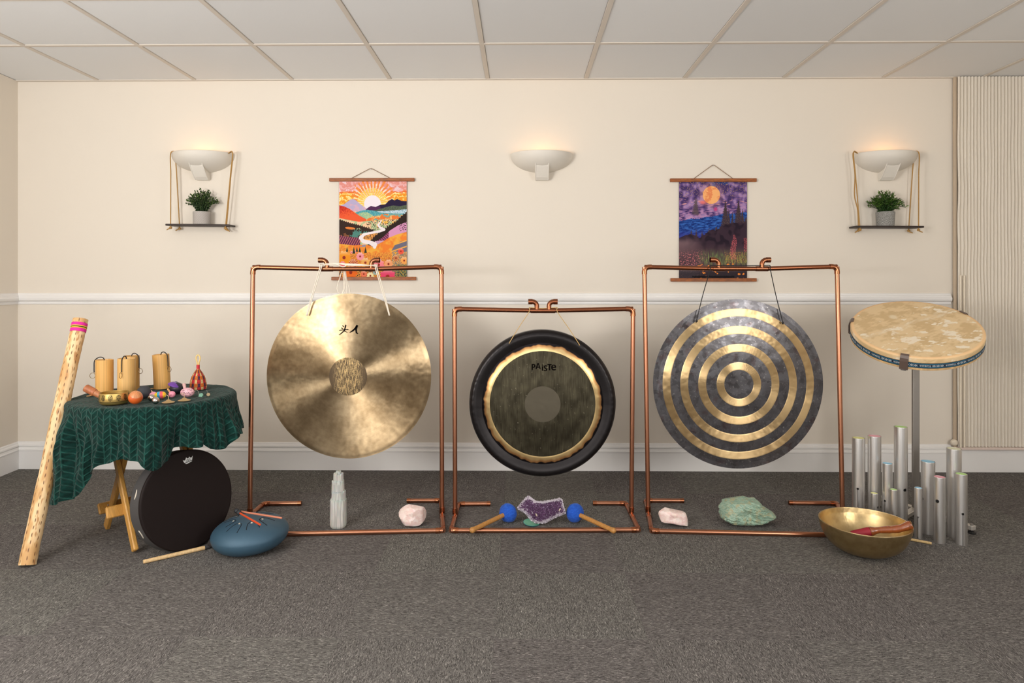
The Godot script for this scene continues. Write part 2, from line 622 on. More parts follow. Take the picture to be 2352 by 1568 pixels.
# ---------------------------------------------------------------- things on the wall
func sconce(px: float, label: String) -> Node3D:
	var p := on_wall(px, 357.0)
	var o := thing("wall_sconce", label, "wall light", Vector3(p.x, p.y, WALL), "plaster uplighters on the back wall")
	var plaster := mat(c8(232, 226, 216), 0.75)
	var m := MB.new()
	var prof := PackedVector2Array()
	var ro := 0.19
	for k in 13:
		var a := PI / 2 * k / 12.0
		prof.append(Vector2(sin(a) * ro, -cos(a) * 0.108))
	prof.append(Vector2(ro, 0.006))
	prof.append(Vector2(ro - 0.003, 0.008))
	prof.append(Vector2(ro - 0.008, 0.007))
	for k in 13:
		var a := PI / 2 * (12 - k) / 12.0
		prof.append(Vector2(sin(a) * (ro - 0.009), -cos(a) * 0.098 + 0.002))
	m.xf = Transform3D(Basis.from_scale(Vector3(1, 1, 0.78)), Vector3.ZERO)
	m.lathe(prof, 48, PI, TAU)
	part("bowl", m, plaster, o)
	m = MB.new()
	m.xf = Transform3D(Basis(Vector3.UP, -PI / 2), Vector3(0.037, 0, 0))
	var side := PackedVector2Array([Vector2(0.0, -0.155), Vector2(0.028, -0.155), Vector2(0.05, -0.14), Vector2(0.075, -0.112), Vector2(0.1, -0.082), Vector2(0.112, -0.06), Vector2(0.05, -0.06), Vector2(0.0, -0.09)])
	m.prism(side, 0.0, 0.074)
	var br := part("bracket", m, plaster, o)
	for s: float in [-1.0, 1.0]:
		m = MB.new()
		var path := PackedVector3Array([Vector3(s * 0.039, -0.152, 0.03), Vector3(s * 0.039, -0.137, 0.052), Vector3(s * 0.039, -0.109, 0.077), Vector3(s * 0.039, -0.08, 0.101), Vector3(s * 0.039, -0.062, 0.113)])
		m.tube(path, PackedFloat32Array([0.0035]), 8)
		part("lip", m, plaster, br)
	m = MB.new()
	m.ball(Vector3(0, -0.02, 0.06), Vector3(0.022, 0.03, 0.022), 16, 12)
	var glow := mat(Color(1, 0.9, 0.75), 0.5)
	glow.emission_enabled = true
	glow.emission = Color(1, 0.78, 0.5)
	glow.emission_energy_multiplier = 0.8
	part("lamp_bulb", m, glow, o)
	var l := OmniLight3D.new()
	l.name = "bulb_light"
	l.position = Vector3(0, -0.015, 0.06)
	l.light_color = Color(1, 0.74, 0.45)
	l.light_energy = 0.006
	l.light_size = 0.02
	l.omni_range = 8.0
	l.omni_attenuation = 2.0
	l.shadow_enabled = true
	o.add_child(l)
	return o

func rope_mat() -> StandardMaterial3D:
	if not M.has("rope"):
		M.rope = mat(c8(176, 136, 78), 0.85)
	return M.rope

func shelf(x0: float, y0: float, x1: float, y1: float, sx0: float, sx1: float, label: String, slack: float) -> Node3D:
	# board between two ends, ropes up over the ends of a sconce
	var a := on_wall(x0, y0, 0.06)
	var b := on_wall(x1, y1, 0.06)
	var c := (a + b) * 0.5
	var o := thing("hanging_shelf", label, "shelf", c, "rope shelves hung from wall lights")
	var ln := a.distance_to(b)
	var tilt := atan2(b.y - a.y, ln)
	var m := MB.new()
	m.box(Vector3(ln, 0.011, 0.088), Vector3.ZERO, 0.002, Basis(Vector3.BACK, tilt))
	part("board", m, mat(c8(46, 34, 28), 0.5), o)
	var sa := on_wall(sx0, 357, 0.06) - c
	var sb := on_wall(sx1, 357, 0.06) - c
	var ends := [[a - c + Vector3(0.028, 0, 0), sa, -1.0], [b - c - Vector3(0.028, 0, 0), sb, 1.0]]
	for e in ends:
		var q: Vector3 = e[0]
		var s: Vector3 = e[1]
		var sg: float = e[2]
		for fb in 2:
			var z := 0.034 if fb == 0 else -0.03
			var foot := Vector3(q.x - sg * (0.0 if fb == 0 else 0.022), q.y - 0.012, z)
			var top := Vector3(s.x + sg * 0.005 - sg * (0.0 if fb == 0 else 0.012), s.y + 0.012, 0.072 - 0.06 + (0.012 if fb == 0 else -0.02))
			var wob := slack if (sg < 0 and fb == 1) else 0.0
			var pts := PackedVector3Array([foot, foot.lerp(top, 0.25) + Vector3(wob * 0.3, 0, 0), foot.lerp(top, 0.45) - Vector3(wob * 0.6, 0, 0), foot.lerp(top, 0.72) + Vector3(wob * 0.2, 0, 0), top, Vector3(s.x - sg * 0.03, s.y + 0.014, 0.0)])
			m = MB.new()
			m.tube(spline(pts, 8), PackedFloat32Array([0.0033]), 8)
			part("rope", m, rope_mat(), o)
			m = MB.new()
			m.ball(foot - Vector3(0, 0.006, 0), Vector3(0.009, 0.008, 0.009), 12, 8)
			m.tube(PackedVector3Array([foot - Vector3(0, 0.008, 0), foot - Vector3(-sg * 0.012 + 0.004, 0.014, 0), foot - Vector3(-0.022 * sg, 0.02, -0.004)]), PackedFloat32Array([0.0034, 0.0036, 0.0028]), 7)
			part("knot", m, rope_mat(), o)
	return o

func leafy(o: Node3D, stems: int, reach: Vector3, base_y: float, leaf_len: float, leaf_w: float, per_stem: int, dark: Color, light: Color, seed_: int, droop: float) -> void:
	var rng := RandomNumberGenerator.new()
	rng.seed = seed_
	var lm := MB.new()
	lm.tinted = true
	var sm := MB.new()
	for k in stems:
		var az := rng.randf() * TAU
		var out := sqrt(rng.randf())
		var tip := Vector3(cos(az) * out * reach.x, base_y + reach.y * (1.0 - 0.55 * out * out) * rng.randf_range(0.75, 1.05) - droop * out * rng.randf(), sin(az) * out * reach.z)
		var root := Vector3(cos(az) * out * 0.02, base_y - 0.004, sin(az) * out * 0.02)
		var mid := root.lerp(tip, 0.5) + Vector3(0, reach.y * 0.16, 0)
		var path := spline(PackedVector3Array([root, mid, tip]), 5)
		sm.tube(path, PackedFloat32Array([0.0009]), 4, false)
		for j in per_stem:
			var q := float(j + 1) / per_stem
			var idx := q * (path.size() - 1)
			var pos := path[int(idx)].lerp(path[mini(int(idx) + 1, path.size() - 1)], idx - int(idx))
			var dir := (tip - root).normalized() * 0.7 + Vector3(rng.randf_range(-1, 1), rng.randf_range(-0.5, 0.9), rng.randf_range(-1, 1))
			dir = dir.normalized()
			var sd := dir.cross(Vector3(rng.randf_range(-1, 1), rng.randf_range(-1, 1), rng.randf_range(-1, 1))).normalized()
			var nr := dir.cross(sd)
			var ll := leaf_len * rng.randf_range(0.7, 1.2)
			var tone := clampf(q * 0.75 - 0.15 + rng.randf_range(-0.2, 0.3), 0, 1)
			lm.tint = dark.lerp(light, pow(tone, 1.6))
			var w := leaf_w * rng.randf_range(0.8, 1.2) * 0.5
			var mp := pos + dir * ll * 0.45 + nr * ll * 0.06
			lm.poly(PackedVector3Array([pos, mp + sd * w, pos + dir * ll, mp + nr * ll * -0.08]), (nr + sd * 0.3).normalized())
			lm.poly(PackedVector3Array([pos, mp + nr * ll * -0.08, pos + dir * ll, mp - sd * w]), (nr - sd * 0.3).normalized())
	var mm := mat(Color.WHITE, 0.55)
	mm.vertex_color_use_as_albedo = true
	mm.backlight_enabled = true
	mm.backlight = Color(0.25, 0.3, 0.1)
	var st := part("stems", sm, mat(c8(60, 84, 40), 0.7), o)
	st.set_meta("kind", "stuff")
	var lf := part("leaves", lm, mm, o)
	lf.set_meta("kind", "stuff")

func pot(o: Node3D, r0: float, r1: float, h: float, m2: Material) -> void:
	var m := MB.new()
	m.lathe(PackedVector2Array([Vector2(0, 0), Vector2(r0 - 0.002, 0), Vector2(r0, 0.002), Vector2(r1, h - 0.002), Vector2(r1 - 0.001, h), Vector2(r1 - 0.005, h), Vector2(r1 - 0.006, h - 0.002), Vector2(r1 - 0.007, h - 0.012)]), 40)
	part("pot", m, m2, o)
	m = MB.new()
	m.lathe(PackedVector2Array([Vector2(r1 - 0.006, h - 0.012), Vector2(0.01, h - 0.008), Vector2(0, h - 0.008)]), 24)
	part("soil", m, mat(c8(52, 44, 34), 0.95), o)

func poly_y(p: PackedVector2Array, x: float) -> float:
	for k in p.size() - 1:
		if x <= p[k + 1].x:
			return lerpf(p[k].y, p[k + 1].y, clampf((x - p[k].x) / maxf(p[k + 1].x - p[k].x, 0.001), 0, 1))
	return p[p.size() - 1].y

func sunrise_print() -> ImageTexture:
	var n1 := noise(0.011, 4, 3)
	var n2 := noise(0.045, 9, 2)
	var lav := PackedVector2Array([Vector2(0, 310), Vector2(60, 290), Vector2(130, 240), Vector2(165, 228), Vector2(195, 240), Vector2(260, 295), Vector2(340, 348), Vector2(822, 420)])
	var ind := PackedVector2Array([Vector2(0, 700), Vector2(325, 352), Vector2(350, 332), Vector2(385, 313), Vector2(440, 325), Vector2(500, 300), Vector2(560, 294), Vector2(600, 255), Vector2(640, 231), Vector2(675, 248), Vector2(705, 230), Vector2(760, 254), Vector2(822, 258)])
	var grn := PackedVector2Array([Vector2(0, 900), Vector2(410, 372), Vector2(480, 352), Vector2(560, 330), Vector2(650, 308), Vector2(740, 316), Vector2(822, 300)])
	var wht := PackedVector2Array([Vector2(0, 900), Vector2(400, 378), Vector2(560, 372), Vector2(700, 362), Vector2(822, 352)])
	var red := PackedVector2Array([Vector2(0, 305), Vector2(60, 318), Vector2(120, 345), Vector2(180, 385), Vector2(240, 425), Vector2(330, 470), Vector2(430, 600), Vector2(822, 900)])
	var teal := PackedVector2Array([Vector2(0, 800), Vector2(190, 390), Vector2(260, 370), Vector2(330, 356), Vector2(420, 368), Vector2(520, 395), Vector2(640, 400), Vector2(822, 405)])
	var pale := PackedVector2Array([Vector2(0, 800), Vector2(190, 420), Vector2(280, 385), Vector2(340, 388), Vector2(400, 420), Vector2(450, 470), Vector2(822, 700)])
	var fld := PackedVector2Array([Vector2(0, 470), Vector2(120, 470), Vector2(240, 452), Vector2(330, 470), Vector2(420, 430), Vector2(560, 405), Vector2(700, 412), Vector2(822, 420)])
	var cream := PackedVector2Array([Vector2(0, 455), Vector2(120, 480), Vector2(240, 500), Vector2(340, 490), Vector2(520, 475), Vector2(822, 470)])
	var drk := PackedVector2Array([Vector2(0, 480), Vector2(60, 500), Vector2(140, 525), Vector2(230, 545), Vector2(330, 575), Vector2(410, 605), Vector2(420, 640), Vector2(822, 1300)])
	var drk2 := PackedVector2Array([Vector2(0, 650), Vector2(150, 660), Vector2(170, 590), Vector2(300, 610), Vector2(405, 615), Vector2(822, 600)])
	var dia := PackedVector2Array([Vector2(0, 1300), Vector2(380, 730), Vector2(480, 640), Vector2(600, 560), Vector2(700, 500), Vector2(770, 430), Vector2(822, 395)])
	var dib := PackedVector2Array([Vector2(0, 1350), Vector2(400, 760), Vector2(520, 690), Vector2(620, 600), Vector2(720, 540), Vector2(822, 500)])
	var lil := PackedVector2Array([Vector2(0, 1400), Vector2(430, 730), Vector2(560, 720), Vector2(640, 690), Vector2(730, 640), Vector2(822, 610)])
	var org := PackedVector2Array([Vector2(0, 760), Vector2(180, 780), Vector2(320, 770), Vector2(420, 790), Vector2(520, 740), Vector2(600, 690), Vector2(700, 650), Vector2(822, 620)])
	var gry := PackedVector2Array([Vector2(0, 1400), Vector2(600, 900), Vector2(680, 770), Vector2(740, 735), Vector2(822, 715)])
	var low := PackedVector2Array([Vector2(0, 800), Vector2(200, 830), Vector2(400, 870), Vector2(600, 860), Vector2(822, 850)])
	var river := [[515, 485, 5], [490, 515, 8], [470, 540, 10], [500, 570, 14], [545, 592, 16], [490, 612, 14], [380, 632, 13], [300, 650, 17], [258, 690, 22], [290, 730, 22], [370, 745, 24], [430, 770, 30], [430, 800, 20]]
	var blooms := [[255, 910, 46, 240, 150, 160], [58, 925, 78, 240, 150, 40], [170, 1000, 58, 180, 50, 30], [320, 985, 56, 235, 170, 90], [140, 1100, 78, 235, 110, 40], [480, 1010, 66, 240, 130, 140], [590, 1150, 92, 230, 70, 110], [600, 1000, 50, 240, 160, 110], [750, 850, 36, 235, 90, 70], [150, 862, 16, 240, 150, 150], [195, 855, 14, 240, 150, 150], [685, 865, 14, 240, 170, 50], [40, 1000, 34, 235, 110, 120], [300, 1120, 40, 230, 120, 90], [380, 1140, 42, 240, 225, 170], [690, 930, 40, 180, 90, 50], [790, 960, 44, 245, 170, 90], [440, 1100, 30, 90, 170, 190]]
	return tex(411, 588, func(ix, iy):
		var x: float = ix * 2.0
		var y: float = iy * 2.0
		var w := n1.get_noise_2d(x, y)
		var g := n2.get_noise_2d(x, y)
		var c: Color
		# sky with rays and cloud bands
		var dx := x - 404.0
		var dy := y - 290.0
		var rad := sqrt(dx * dx + dy * dy)
		var ang := atan2(dy, dx)
		var band := sin(y * 0.085 + w * 6.0 + x * 0.004)
		if y < 125 + 45 * w + 0.00012 * dx * dx * (0.3 if absf(dx) < 160 else 1.0):
			c = c8(236, 178, 178) if band > -0.1 else c8(228, 148, 138)
			if w > 0.32:
				c = c8(238, 205, 212)
		elif y < 165 + 50 * w:
			c = c8(236, 118, 62) if band > -0.4 else c8(242, 170, 130)
		else:
			c = c8(250, 196, 84) if band > 0.0 else c8(240, 150, 44)
			if band > 0.8:
				c = c8(252, 226, 160)
		if rad < 300 - 40 * w and absf(dx) < 250 and rad > 100:
			var ray := sin(ang * 34.0 + w * 1.2)
			if ray > 0.15:
				c = c8(252, 212, 96) if rad < 190 else c8(240, 140, 70)
			elif ray < -0.75 and rad < 240:
				c = c8(250, 232, 190)
		if rad < 103:
			c = c8(240, 232, 240)
		if y > poly_y(lav, x) and y < 380:
			c = c8(186, 174, 208).lerp(c8(214, 176, 196), ss(0.0, 0.5, w + (y - 300) / 200.0))
		if y > poly_y(ind, x):
			c = c8(44, 34, 62) if y < 320 or x > 500 else c8(82, 44, 84)
		if y > poly_y(grn, x):
			c = c8(78, 88, 78).lerp(c8(100, 112, 84), ss(-0.3, 0.5, g))
		if y > poly_y(wht, x):
			c = c8(196, 216, 228) if g > -0.2 else c8(120, 160, 176)
		if y > poly_y(teal, x):
			c = c8(70, 150, 168).lerp(c8(110, 180, 178), ss(-0.4, 0.5, g))
		if y > poly_y(pale, x) and y < 500:
			c = c8(146, 190, 158).lerp(c8(196, 206, 150), ss(-0.2, 0.6, g + (x - 300) / 400.0))
		if y > poly_y(fld, x):
			c = c8(232, 122, 56) if fmod(y + x * 0.3 + 60 * w, 46) < 26 else c8(240, 190, 120)
			if x > 420 and fmod(y + 40 * w, 62) > 40:
				c = c8(120, 170, 160)
		if y > poly_y(red, x) and x < 330:
			c = c8(192, 48, 40).lerp(c8(236, 96, 56), ss(0.0, 0.9, (y - 305) / 170.0 + g * 0.5 + x / 600.0))
		if y > poly_y(cream, x):
			c = c8(240, 200, 160) if w > -0.1 else c8(180, 196, 150)
			if x > 330 and g > 0.25:
				c = c8(70, 60, 50)
			elif x > 380 and w > 0.15:
				c = c8(244, 190, 84)
		if y > poly_y(drk, x) - 14.0 * absf(sin(x * 0.13)) and y < poly_y(drk2, x) + 60 * w:
			c = c8(58, 42, 36)
			if Vector2((x - 132.0) / 62.0, (y - 576.0 - 0.1 * (x - 132.0)) / 15.0).length() < 1.0:
				c = c8(226, 130, 60)
		elif y >= 590 and x < 420 and y < 700:
			c = c8(82, 134, 124) if w > -0.15 else c8(58, 44, 36)
			if x < 120:
				c = c8(62, 46, 40) if sin(y * 0.5 + x * 0.06) > -0.3 else c8(190, 120, 70)
		if y > 668 - 0.0012 * (x - 90) * (x - 90) + 0.002 * x * x * 0.4 and x < 255 and y < 790:
			c = c8(98, 48, 78) if sin(x * 0.22 + y * 0.12) > -0.55 else c8(190, 110, 110)
		if y > 640 and x > 250 and x < 520 and y < 740:
			c = c8(238, 168, 90)
			if fmod(x + y * 0.2, 17.0) < 8 and y > 645 and y < 705 and g > -0.35:
				c = c8(78, 50, 42)
		if y > poly_y(dia, x) - 16.0 * absf(sin(x * 0.11)):
			c = c8(50, 38, 34)
		if y > poly_y(dib, x):
			c = c8(216, 150, 190) if x > 600 else c8(110, 48, 84)
			if x <= 600 and sin(x * 0.18 - y * 0.2) > 0.6:
				c = c8(190, 110, 140)
			if x > 730 and g > 0.18 and y < 610:
				c = c8(60, 44, 46)
		if y > poly_y(lil, x) and x > 430:
			c = c8(200, 160, 190)
		if y > poly_y(org, x):
			c = c8(236, 130, 52).lerp(c8(238, 172, 70), ss(-0.4, 0.5, w + 0.3 * sin(x * 0.02)))
			if y < 800 and x < 430 and x > 200 and w > 0.0:
				c = c8(150, 140, 160)
		if y > poly_y(gry, x):
			c = c8(112, 110, 128) if sin(y * 0.09 + x * 0.03) < 0.75 else c8(236, 170, 80)
		for k in river.size() - 1:
			var p0 := Vector2(river[k][0], river[k][1])
			var p1 := Vector2(river[k + 1][0], river[k + 1][1])
			var q := Geometry2D.get_closest_point_to_segment(Vector2(x, y), p0, p1)
			if q.distance_to(Vector2(x, y)) < lerpf(river[k][2], river[k + 1][2], p0.distance_to(q) / p0.distance_to(p1)):
				c = c8(238, 228, 232)
		if y > poly_y(low, x):
			c = c8(234, 158, 66).lerp(c8(222, 112, 60), ss(0.0, 0.4, g))
			if x > 640:
				c = c8(140, 132, 120).lerp(c8(232, 170, 96), ss(-0.1, 0.2, g))
			if y > 1010 and x > 690:
				c = c8(84, 128, 104) if g > -0.1 else c8(190, 150, 70)
			if y > 880 and fmod(x * 0.013 + w, 0.31) < 0.02:
				c = c8(80, 50, 40)
		if y > 1080 and g > 0.22:
			c = c8(74, 52, 48)
		for b in blooms:
			var bx: float = x - b[0]
			var by: float = y - b[1]
			var br: float = sqrt(bx * bx + by * by)
			var pet: float = b[2] * (1.0 + 0.1 * sin(atan2(by, bx) * 9.0))
			if br < pet:
				c = c8(b[3], b[4], b[5])
				c = c.lerp(Color(0.95, 0.85, 0.8), ss(0.2, 1.0, -by / b[2]) * 0.55)
				if b[3] < 200 and sin(atan2(by, bx) * 14.0) > 0.4:
					c = c8(236, 190, 130)
				if br < pet * 0.25:
					c = c8(150, 50, 40)
		for tpos in [95, 178, 215, 250, 320]:
			if absf(x - tpos) < (y - 795) * 0.22 and y > 795 and y < 850 + (tpos % 30):
				c = c8(50, 56, 46)
		return c)

func moon_print() -> ImageTexture:
	var n1 := noise(0.008, 14, 2)
	var n2 := noise(0.05, 19, 2)
	var n3 := noise(0.02, 29, 3)
	var ridge := PackedVector2Array([Vector2(0, 490), Vector2(60, 482), Vector2(150, 458), Vector2(240, 462), Vector2(330, 440), Vector2(420, 432), Vector2(500, 412), Vector2(560, 405), Vector2(650, 400), Vector2(835, 385)])
	var fore := PackedVector2Array([Vector2(0, 690), Vector2(80, 660), Vector2(160, 645), Vector2(250, 690), Vector2(330, 640), Vector2(400, 590), Vector2(470, 600), Vector2(520, 545), Vector2(600, 520), Vector2(835, 500)])
	var pines := [[570, 245, 560, 62], [730, 248, 560, 70], [655, 385, 560, 26], [822, 440, 560, 40], [610, 350, 560, 30], [780, 350, 560, 34], [150, 600, 680, 18], [210, 590, 690, 20], [285, 610, 690, 20], [370, 575, 640, 20], [460, 545, 620, 22]]
	var poppies := []
	var rng := RandomNumberGenerator.new()
	rng.seed = 8
	for k in 26:
		poppies.append([rng.randf_range(200, 835), rng.randf_range(1000, 1190), rng.randf_range(9, 24)])
	return tex(418, 595, func(ix, iy):
		var x: float = ix * 2.0
		var y: float = iy * 2.0
		var w := n1.get_noise_2d(x, y)
		var g := n2.get_noise_2d(x, y)
		var h := n3.get_noise_2d(x * 0.6 + y * 0.5, y * 2.2)
		var c := c8(112, 86, 142).lerp(c8(70, 52, 104), ss(-0.15, 0.35, w))
		c = c.lerp(c8(168, 136, 184), ss(0.05, 0.45, -w) * 0.9)
		if y < 90:
			c = c.lerp(c8(40, 66, 130), ss(350, 460, x) * ss(640, 540, x) * ss(0.3, -0.1, w))
			c = c.lerp(c8(38, 34, 70), ss(60, 0, y) * 0.7)
		var lowsky := ss(200, 430, y)
		c = c.lerp(c8(204, 150, 186), lowsky * ss(-0.25, 0.35, h) * 0.8)
		c = c.lerp(c8(236, 168, 160), ss(0.2, 0.5, h) * ss(170, 240, y) * ss(330, 280, y) * 0.8)
		if g > 0.38 and y < 200:
			c = c.lerp(c8(196, 160, 110), 0.7)
		c = c.lerp(c8(238, 110, 110), ss(70, 10, Vector2(x - 295, (y - 268) * 2.0).length()) * 0.9)
		c = c.lerp(c8(214, 70, 130), ss(34, 10, Vector2(x - 448, y - 348).length()) * 0.8)
		c = c.lerp(c8(92, 78, 78), ss(1.0, 0.4, absf(x - 205 + 20 * g) / (18.0 + 34.0 * ss(200, 400, y))) * ss(190, 260, y) * ss(430, 400, y) * 0.8)
		var md := Vector2(x - 396, y - 180).length()
		c = c.lerp(c8(240, 170, 150), ss(190, 106, md) * 0.25)
		if md < 106:
			c = c8(250, 182, 118).lerp(c8(236, 142, 92), ss(0.0, 0.4, w + 0.4 * g))
		if y > poly_y(ridge, x) + 8.0 * g:
			c = c8(44, 84, 160).lerp(c8(26, 50, 116), ss(-0.1, 0.35, h + 0.3 * g))
			c = c.lerp(c8(66, 120, 200), ss(0.12, 0.42, -h) * 0.7)
			c = c.lerp(c8(62, 52, 140), ss(560, 700, y) * 0.7)
		for p in pines:
			if y > p[1] and y < p[2] + 60:
				var f: float = (y - p[1]) / (p[2] - p[1])
				var hw: float = p[3] * (0.06 + 0.94 * f) * (0.55 + 0.45 * absf(sin(y * 0.16 + p[0]))) + 8.0 * g
				if absf(x - p[0]) < hw:
					c = c8(66, 52, 62).lerp(c8(88, 72, 70), ss(0.0, 0.5, g))
		if y > poly_y(fore, x) + 14.0 * g:
			c = c8(60, 44, 56).lerp(c8(40, 30, 42), ss(-0.2, 0.4, w))
			c = c.lerp(c8(140, 112, 116), ss(360, 60, x) * ss(660, 760, y) * ss(1000, 840, y) * 0.75)
			c = c.lerp(c8(92, 70, 76), ss(720, 900, y) * 0.8)
		var str_ := n2.get_noise_2d(x * 1.6, y * 0.16)
		if y > 790:
			c = c.lerp(c8(104, 124, 78), ss(800, 930, y) * ss(180, 330, x) * ss(1060, 960, y) * ss(-0.35, 0.3, str_))
			c = c.lerp(c8(176, 164, 90), ss(0.2, 0.5, str_) * ss(860, 930, y) * ss(250, 420, x) * ss(1060, 980, y) * 0.7)
			c = c.lerp(c8(222, 130, 130), ss(0.26, 0.42, g) * ss(810, 900, y) * ss(400, 200, x))
			c = c.lerp(c8(120, 110, 116), ss(1000, 1060, y) * ss(300, 160, x) * 0.6)
		c = c.lerp(c8(44, 40, 46), ss(1040, 1120, y) * 0.75)
		var fx := absf(x - 672 - 12.0 * sin(y * 0.02))
		if y > 650 and y < 950 and fx < 10 + 24 * ss(650, 760, y) and n2.get_noise_2d(x * 2.0, y * 2.0) > 0.14:
			c = c8(226, 110, 116)
		if y > 690 and y < 860 and absf(x - 825) < 28 and n2.get_noise_2d(x * 2.0, y * 2.0) > 0.16:
			c = c8(220, 104, 110)
		if y > 860 and y < 990 and x > 560 and n2.get_noise_2d(x * 2.2 + 90, y * 2.2) > 0.36:
			c = c8(240, 170, 80)
		for p in poppies:
			if Vector2(x - p[0], (y - p[1]) * 1.4).length() < p[2] * (0.8 + 0.5 * g):
				c = c8(238, 140, 60)
		if y > 1140 and absf(x - 420) < 260 and absf(y - 1155 + 8 * g) < 12:
			c = c8(26, 24, 28)
		return c)

func scroll(cx0: float, cy0: float, cx1: float, cy1: float, bx0: float, bx1: float, by: float, lx0: float, lx1: float, ly: float, peak: Vector2, tx: Texture2D, label: String) -> void:
	var tl := on_wall(cx0, cy0, 0.014)
	var br := on_wall(cx1, cy1, 0.014)
	var c := Vector3((tl.x + br.x) * 0.5, br.y, WALL)
	var o := thing("wall_scroll", label, "wall hanging", c, "prints between wooden hanger bars")
	var w := br.x - tl.x
	var h := tl.y - br.y
	var m := MB.new()
	var p := PackedVector3Array()
	var uv := PackedVector2Array()
	for r in 13:
		for k in 11:
			var u := k / 10.0
			var q := r / 12.0
			p.append(Vector3((u - 0.5) * w, h * q, 0.012 + 0.004 * sin(u * PI) * sin(q * 7.0 + u * 2.0)))
			uv.append(Vector2(u, 1.0 - q))
	m.grid(p, 13, 11, uv)
	var mt := mat(Color.WHITE, 0.75)
	mt.albedo_texture = tx
	mt.metallic_specular = 0.25
	part("canvas", m, mt, o)
	var wood := mat(c8(176, 96, 10), 0.45)
	var g := noise(0.03, 6, 3)
	wood.albedo_texture = tex(128, 32, func(x, y):
		var k: float = 0.82 + 0.3 * g.get_noise_2d(x * 1.0, y * 6.0)
		return Color(k, k * 0.97, k * 0.9))
	planar(wood, Vector3(5, 20, 20))
	for s in 2:
		var a := on_wall(bx0 if s == 0 else lx0, by if s == 0 else ly, 0.01) - c
		var b := on_wall(bx1 if s == 0 else lx1, by if s == 0 else ly, 0.01) - c
		m = MB.new()
		m.box(Vector3(b.x - a.x, 0.021, 0.016), Vector3((a.x + b.x) * 0.5, a.y, 0.013), 0.002)
		part("top_bar" if s == 0 else "lower_bar", m, wood, o)
	var pk := on_wall(peak.x, peak.y, 0.008) - c
	var top := on_wall(bx0, by, 0.01).y - c.y
	m = MB.new()
	m.tube(PackedVector3Array([Vector3(pk.x - 0.118, top + 0.01, 0.012), pk + Vector3(-0.004, 0, 0.004), pk + Vector3(0.004, 0, 0.004), Vector3(pk.x + 0.118, top + 0.01, 0.012)]), PackedFloat32Array([0.0017]), 6)
	part("string", m, mat(c8(140, 104, 74), 0.8), o)
	m = MB.new()
	m.tube(PackedVector3Array([pk + Vector3(0, -0.003, -0.007), pk + Vector3(0, -0.003, 0.004)]), PackedFloat32Array([0.0025]), 8)
	part("nail", m, M.steel, o)

func build_wall_things() -> void:
	sconce(469, "white plaster half-bowl wall light above the shelf with the herringbone pot")
	sconce(1244, "white plaster half-bowl wall light in the middle of the wall, without a shelf")
	sconce(2030, "white plaster half-bowl wall light above the shelf with the plain grey pot")
	var s1 := shelf(388, 517, 534, 518.5, 399, 536, "narrow dark board on ropes carrying the herringbone patterned plant pot", 0.0)
	var s2 := shelf(1958, 521.5, 2113, 522, 1958, 2103, "narrow dark board on ropes carrying the plain grey plant pot", 0.014)
	var a := on_wall(463.5, 513.5, 0.06)
	a.y = s1.position.y + 0.0057
	var o := thing("potted_plant", "dark green small-leaved plant in a pale herringbone pot", "plant", a, "potted plants on the wall shelves")
	var hb := mat(Color.WHITE, 0.8)
	hb.albedo_texture = tex(256, 96, func(x, y):
		var zig: float = absf(fmod(x, 16.0) - 8.0)
		var k: float = fmod(y + zig + 64.0, 8.0)
		return c8(206, 200, 194) if k < 5.0 else c8(120, 112, 106))
	hb.uv1_scale = Vector3(1.6, 13.0, 1)
	pot(o, 0.049, 0.0505, 0.077, hb)
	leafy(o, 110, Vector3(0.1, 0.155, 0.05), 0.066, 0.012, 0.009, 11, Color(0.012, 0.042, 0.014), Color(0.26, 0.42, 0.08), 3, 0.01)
	a = on_wall(2033.5, 519, 0.06)
	a.y = s2.position.y + 0.0057
	o = thing("potted_plant", "bright green spiky rosemary-like plant in a plain grey pot", "plant", a, "potted plants on the wall shelves")
	var gm := mat(Color.WHITE, 0.85)
	var g := noise(0.12, 31, 3)
	gm.albedo_texture = tex(128, 128, func(x, y):
		var k: float = 0.55 + 0.35 * g.get_noise_2d(x * 2.0, y)
		return Color(k, k * 0.99, k * 0.96))
	planar(gm, Vector3(9, 9, 9))
	pot(o, 0.048, 0.0525, 0.086, gm)
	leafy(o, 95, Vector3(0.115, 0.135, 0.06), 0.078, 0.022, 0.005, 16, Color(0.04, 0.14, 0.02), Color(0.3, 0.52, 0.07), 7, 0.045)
	scroll(779, 412, 934, 640, 757, 952, 413, 762, 956, 639.5, Vector2(852, 387), sunrise_print(), "orange sunrise over a river valley printed on a scroll, above the large bronze gong")
	scroll(1560, 413, 1716, 642, 1539, 1737, 414, 1540, 1737, 642.5, Vector2(1638, 379), moon_print(), "purple print of an orange moon over pines on a scroll, above the ringed gong")

# ---------------------------------------------------------------- gong stands and gongs
const PR := 0.0112

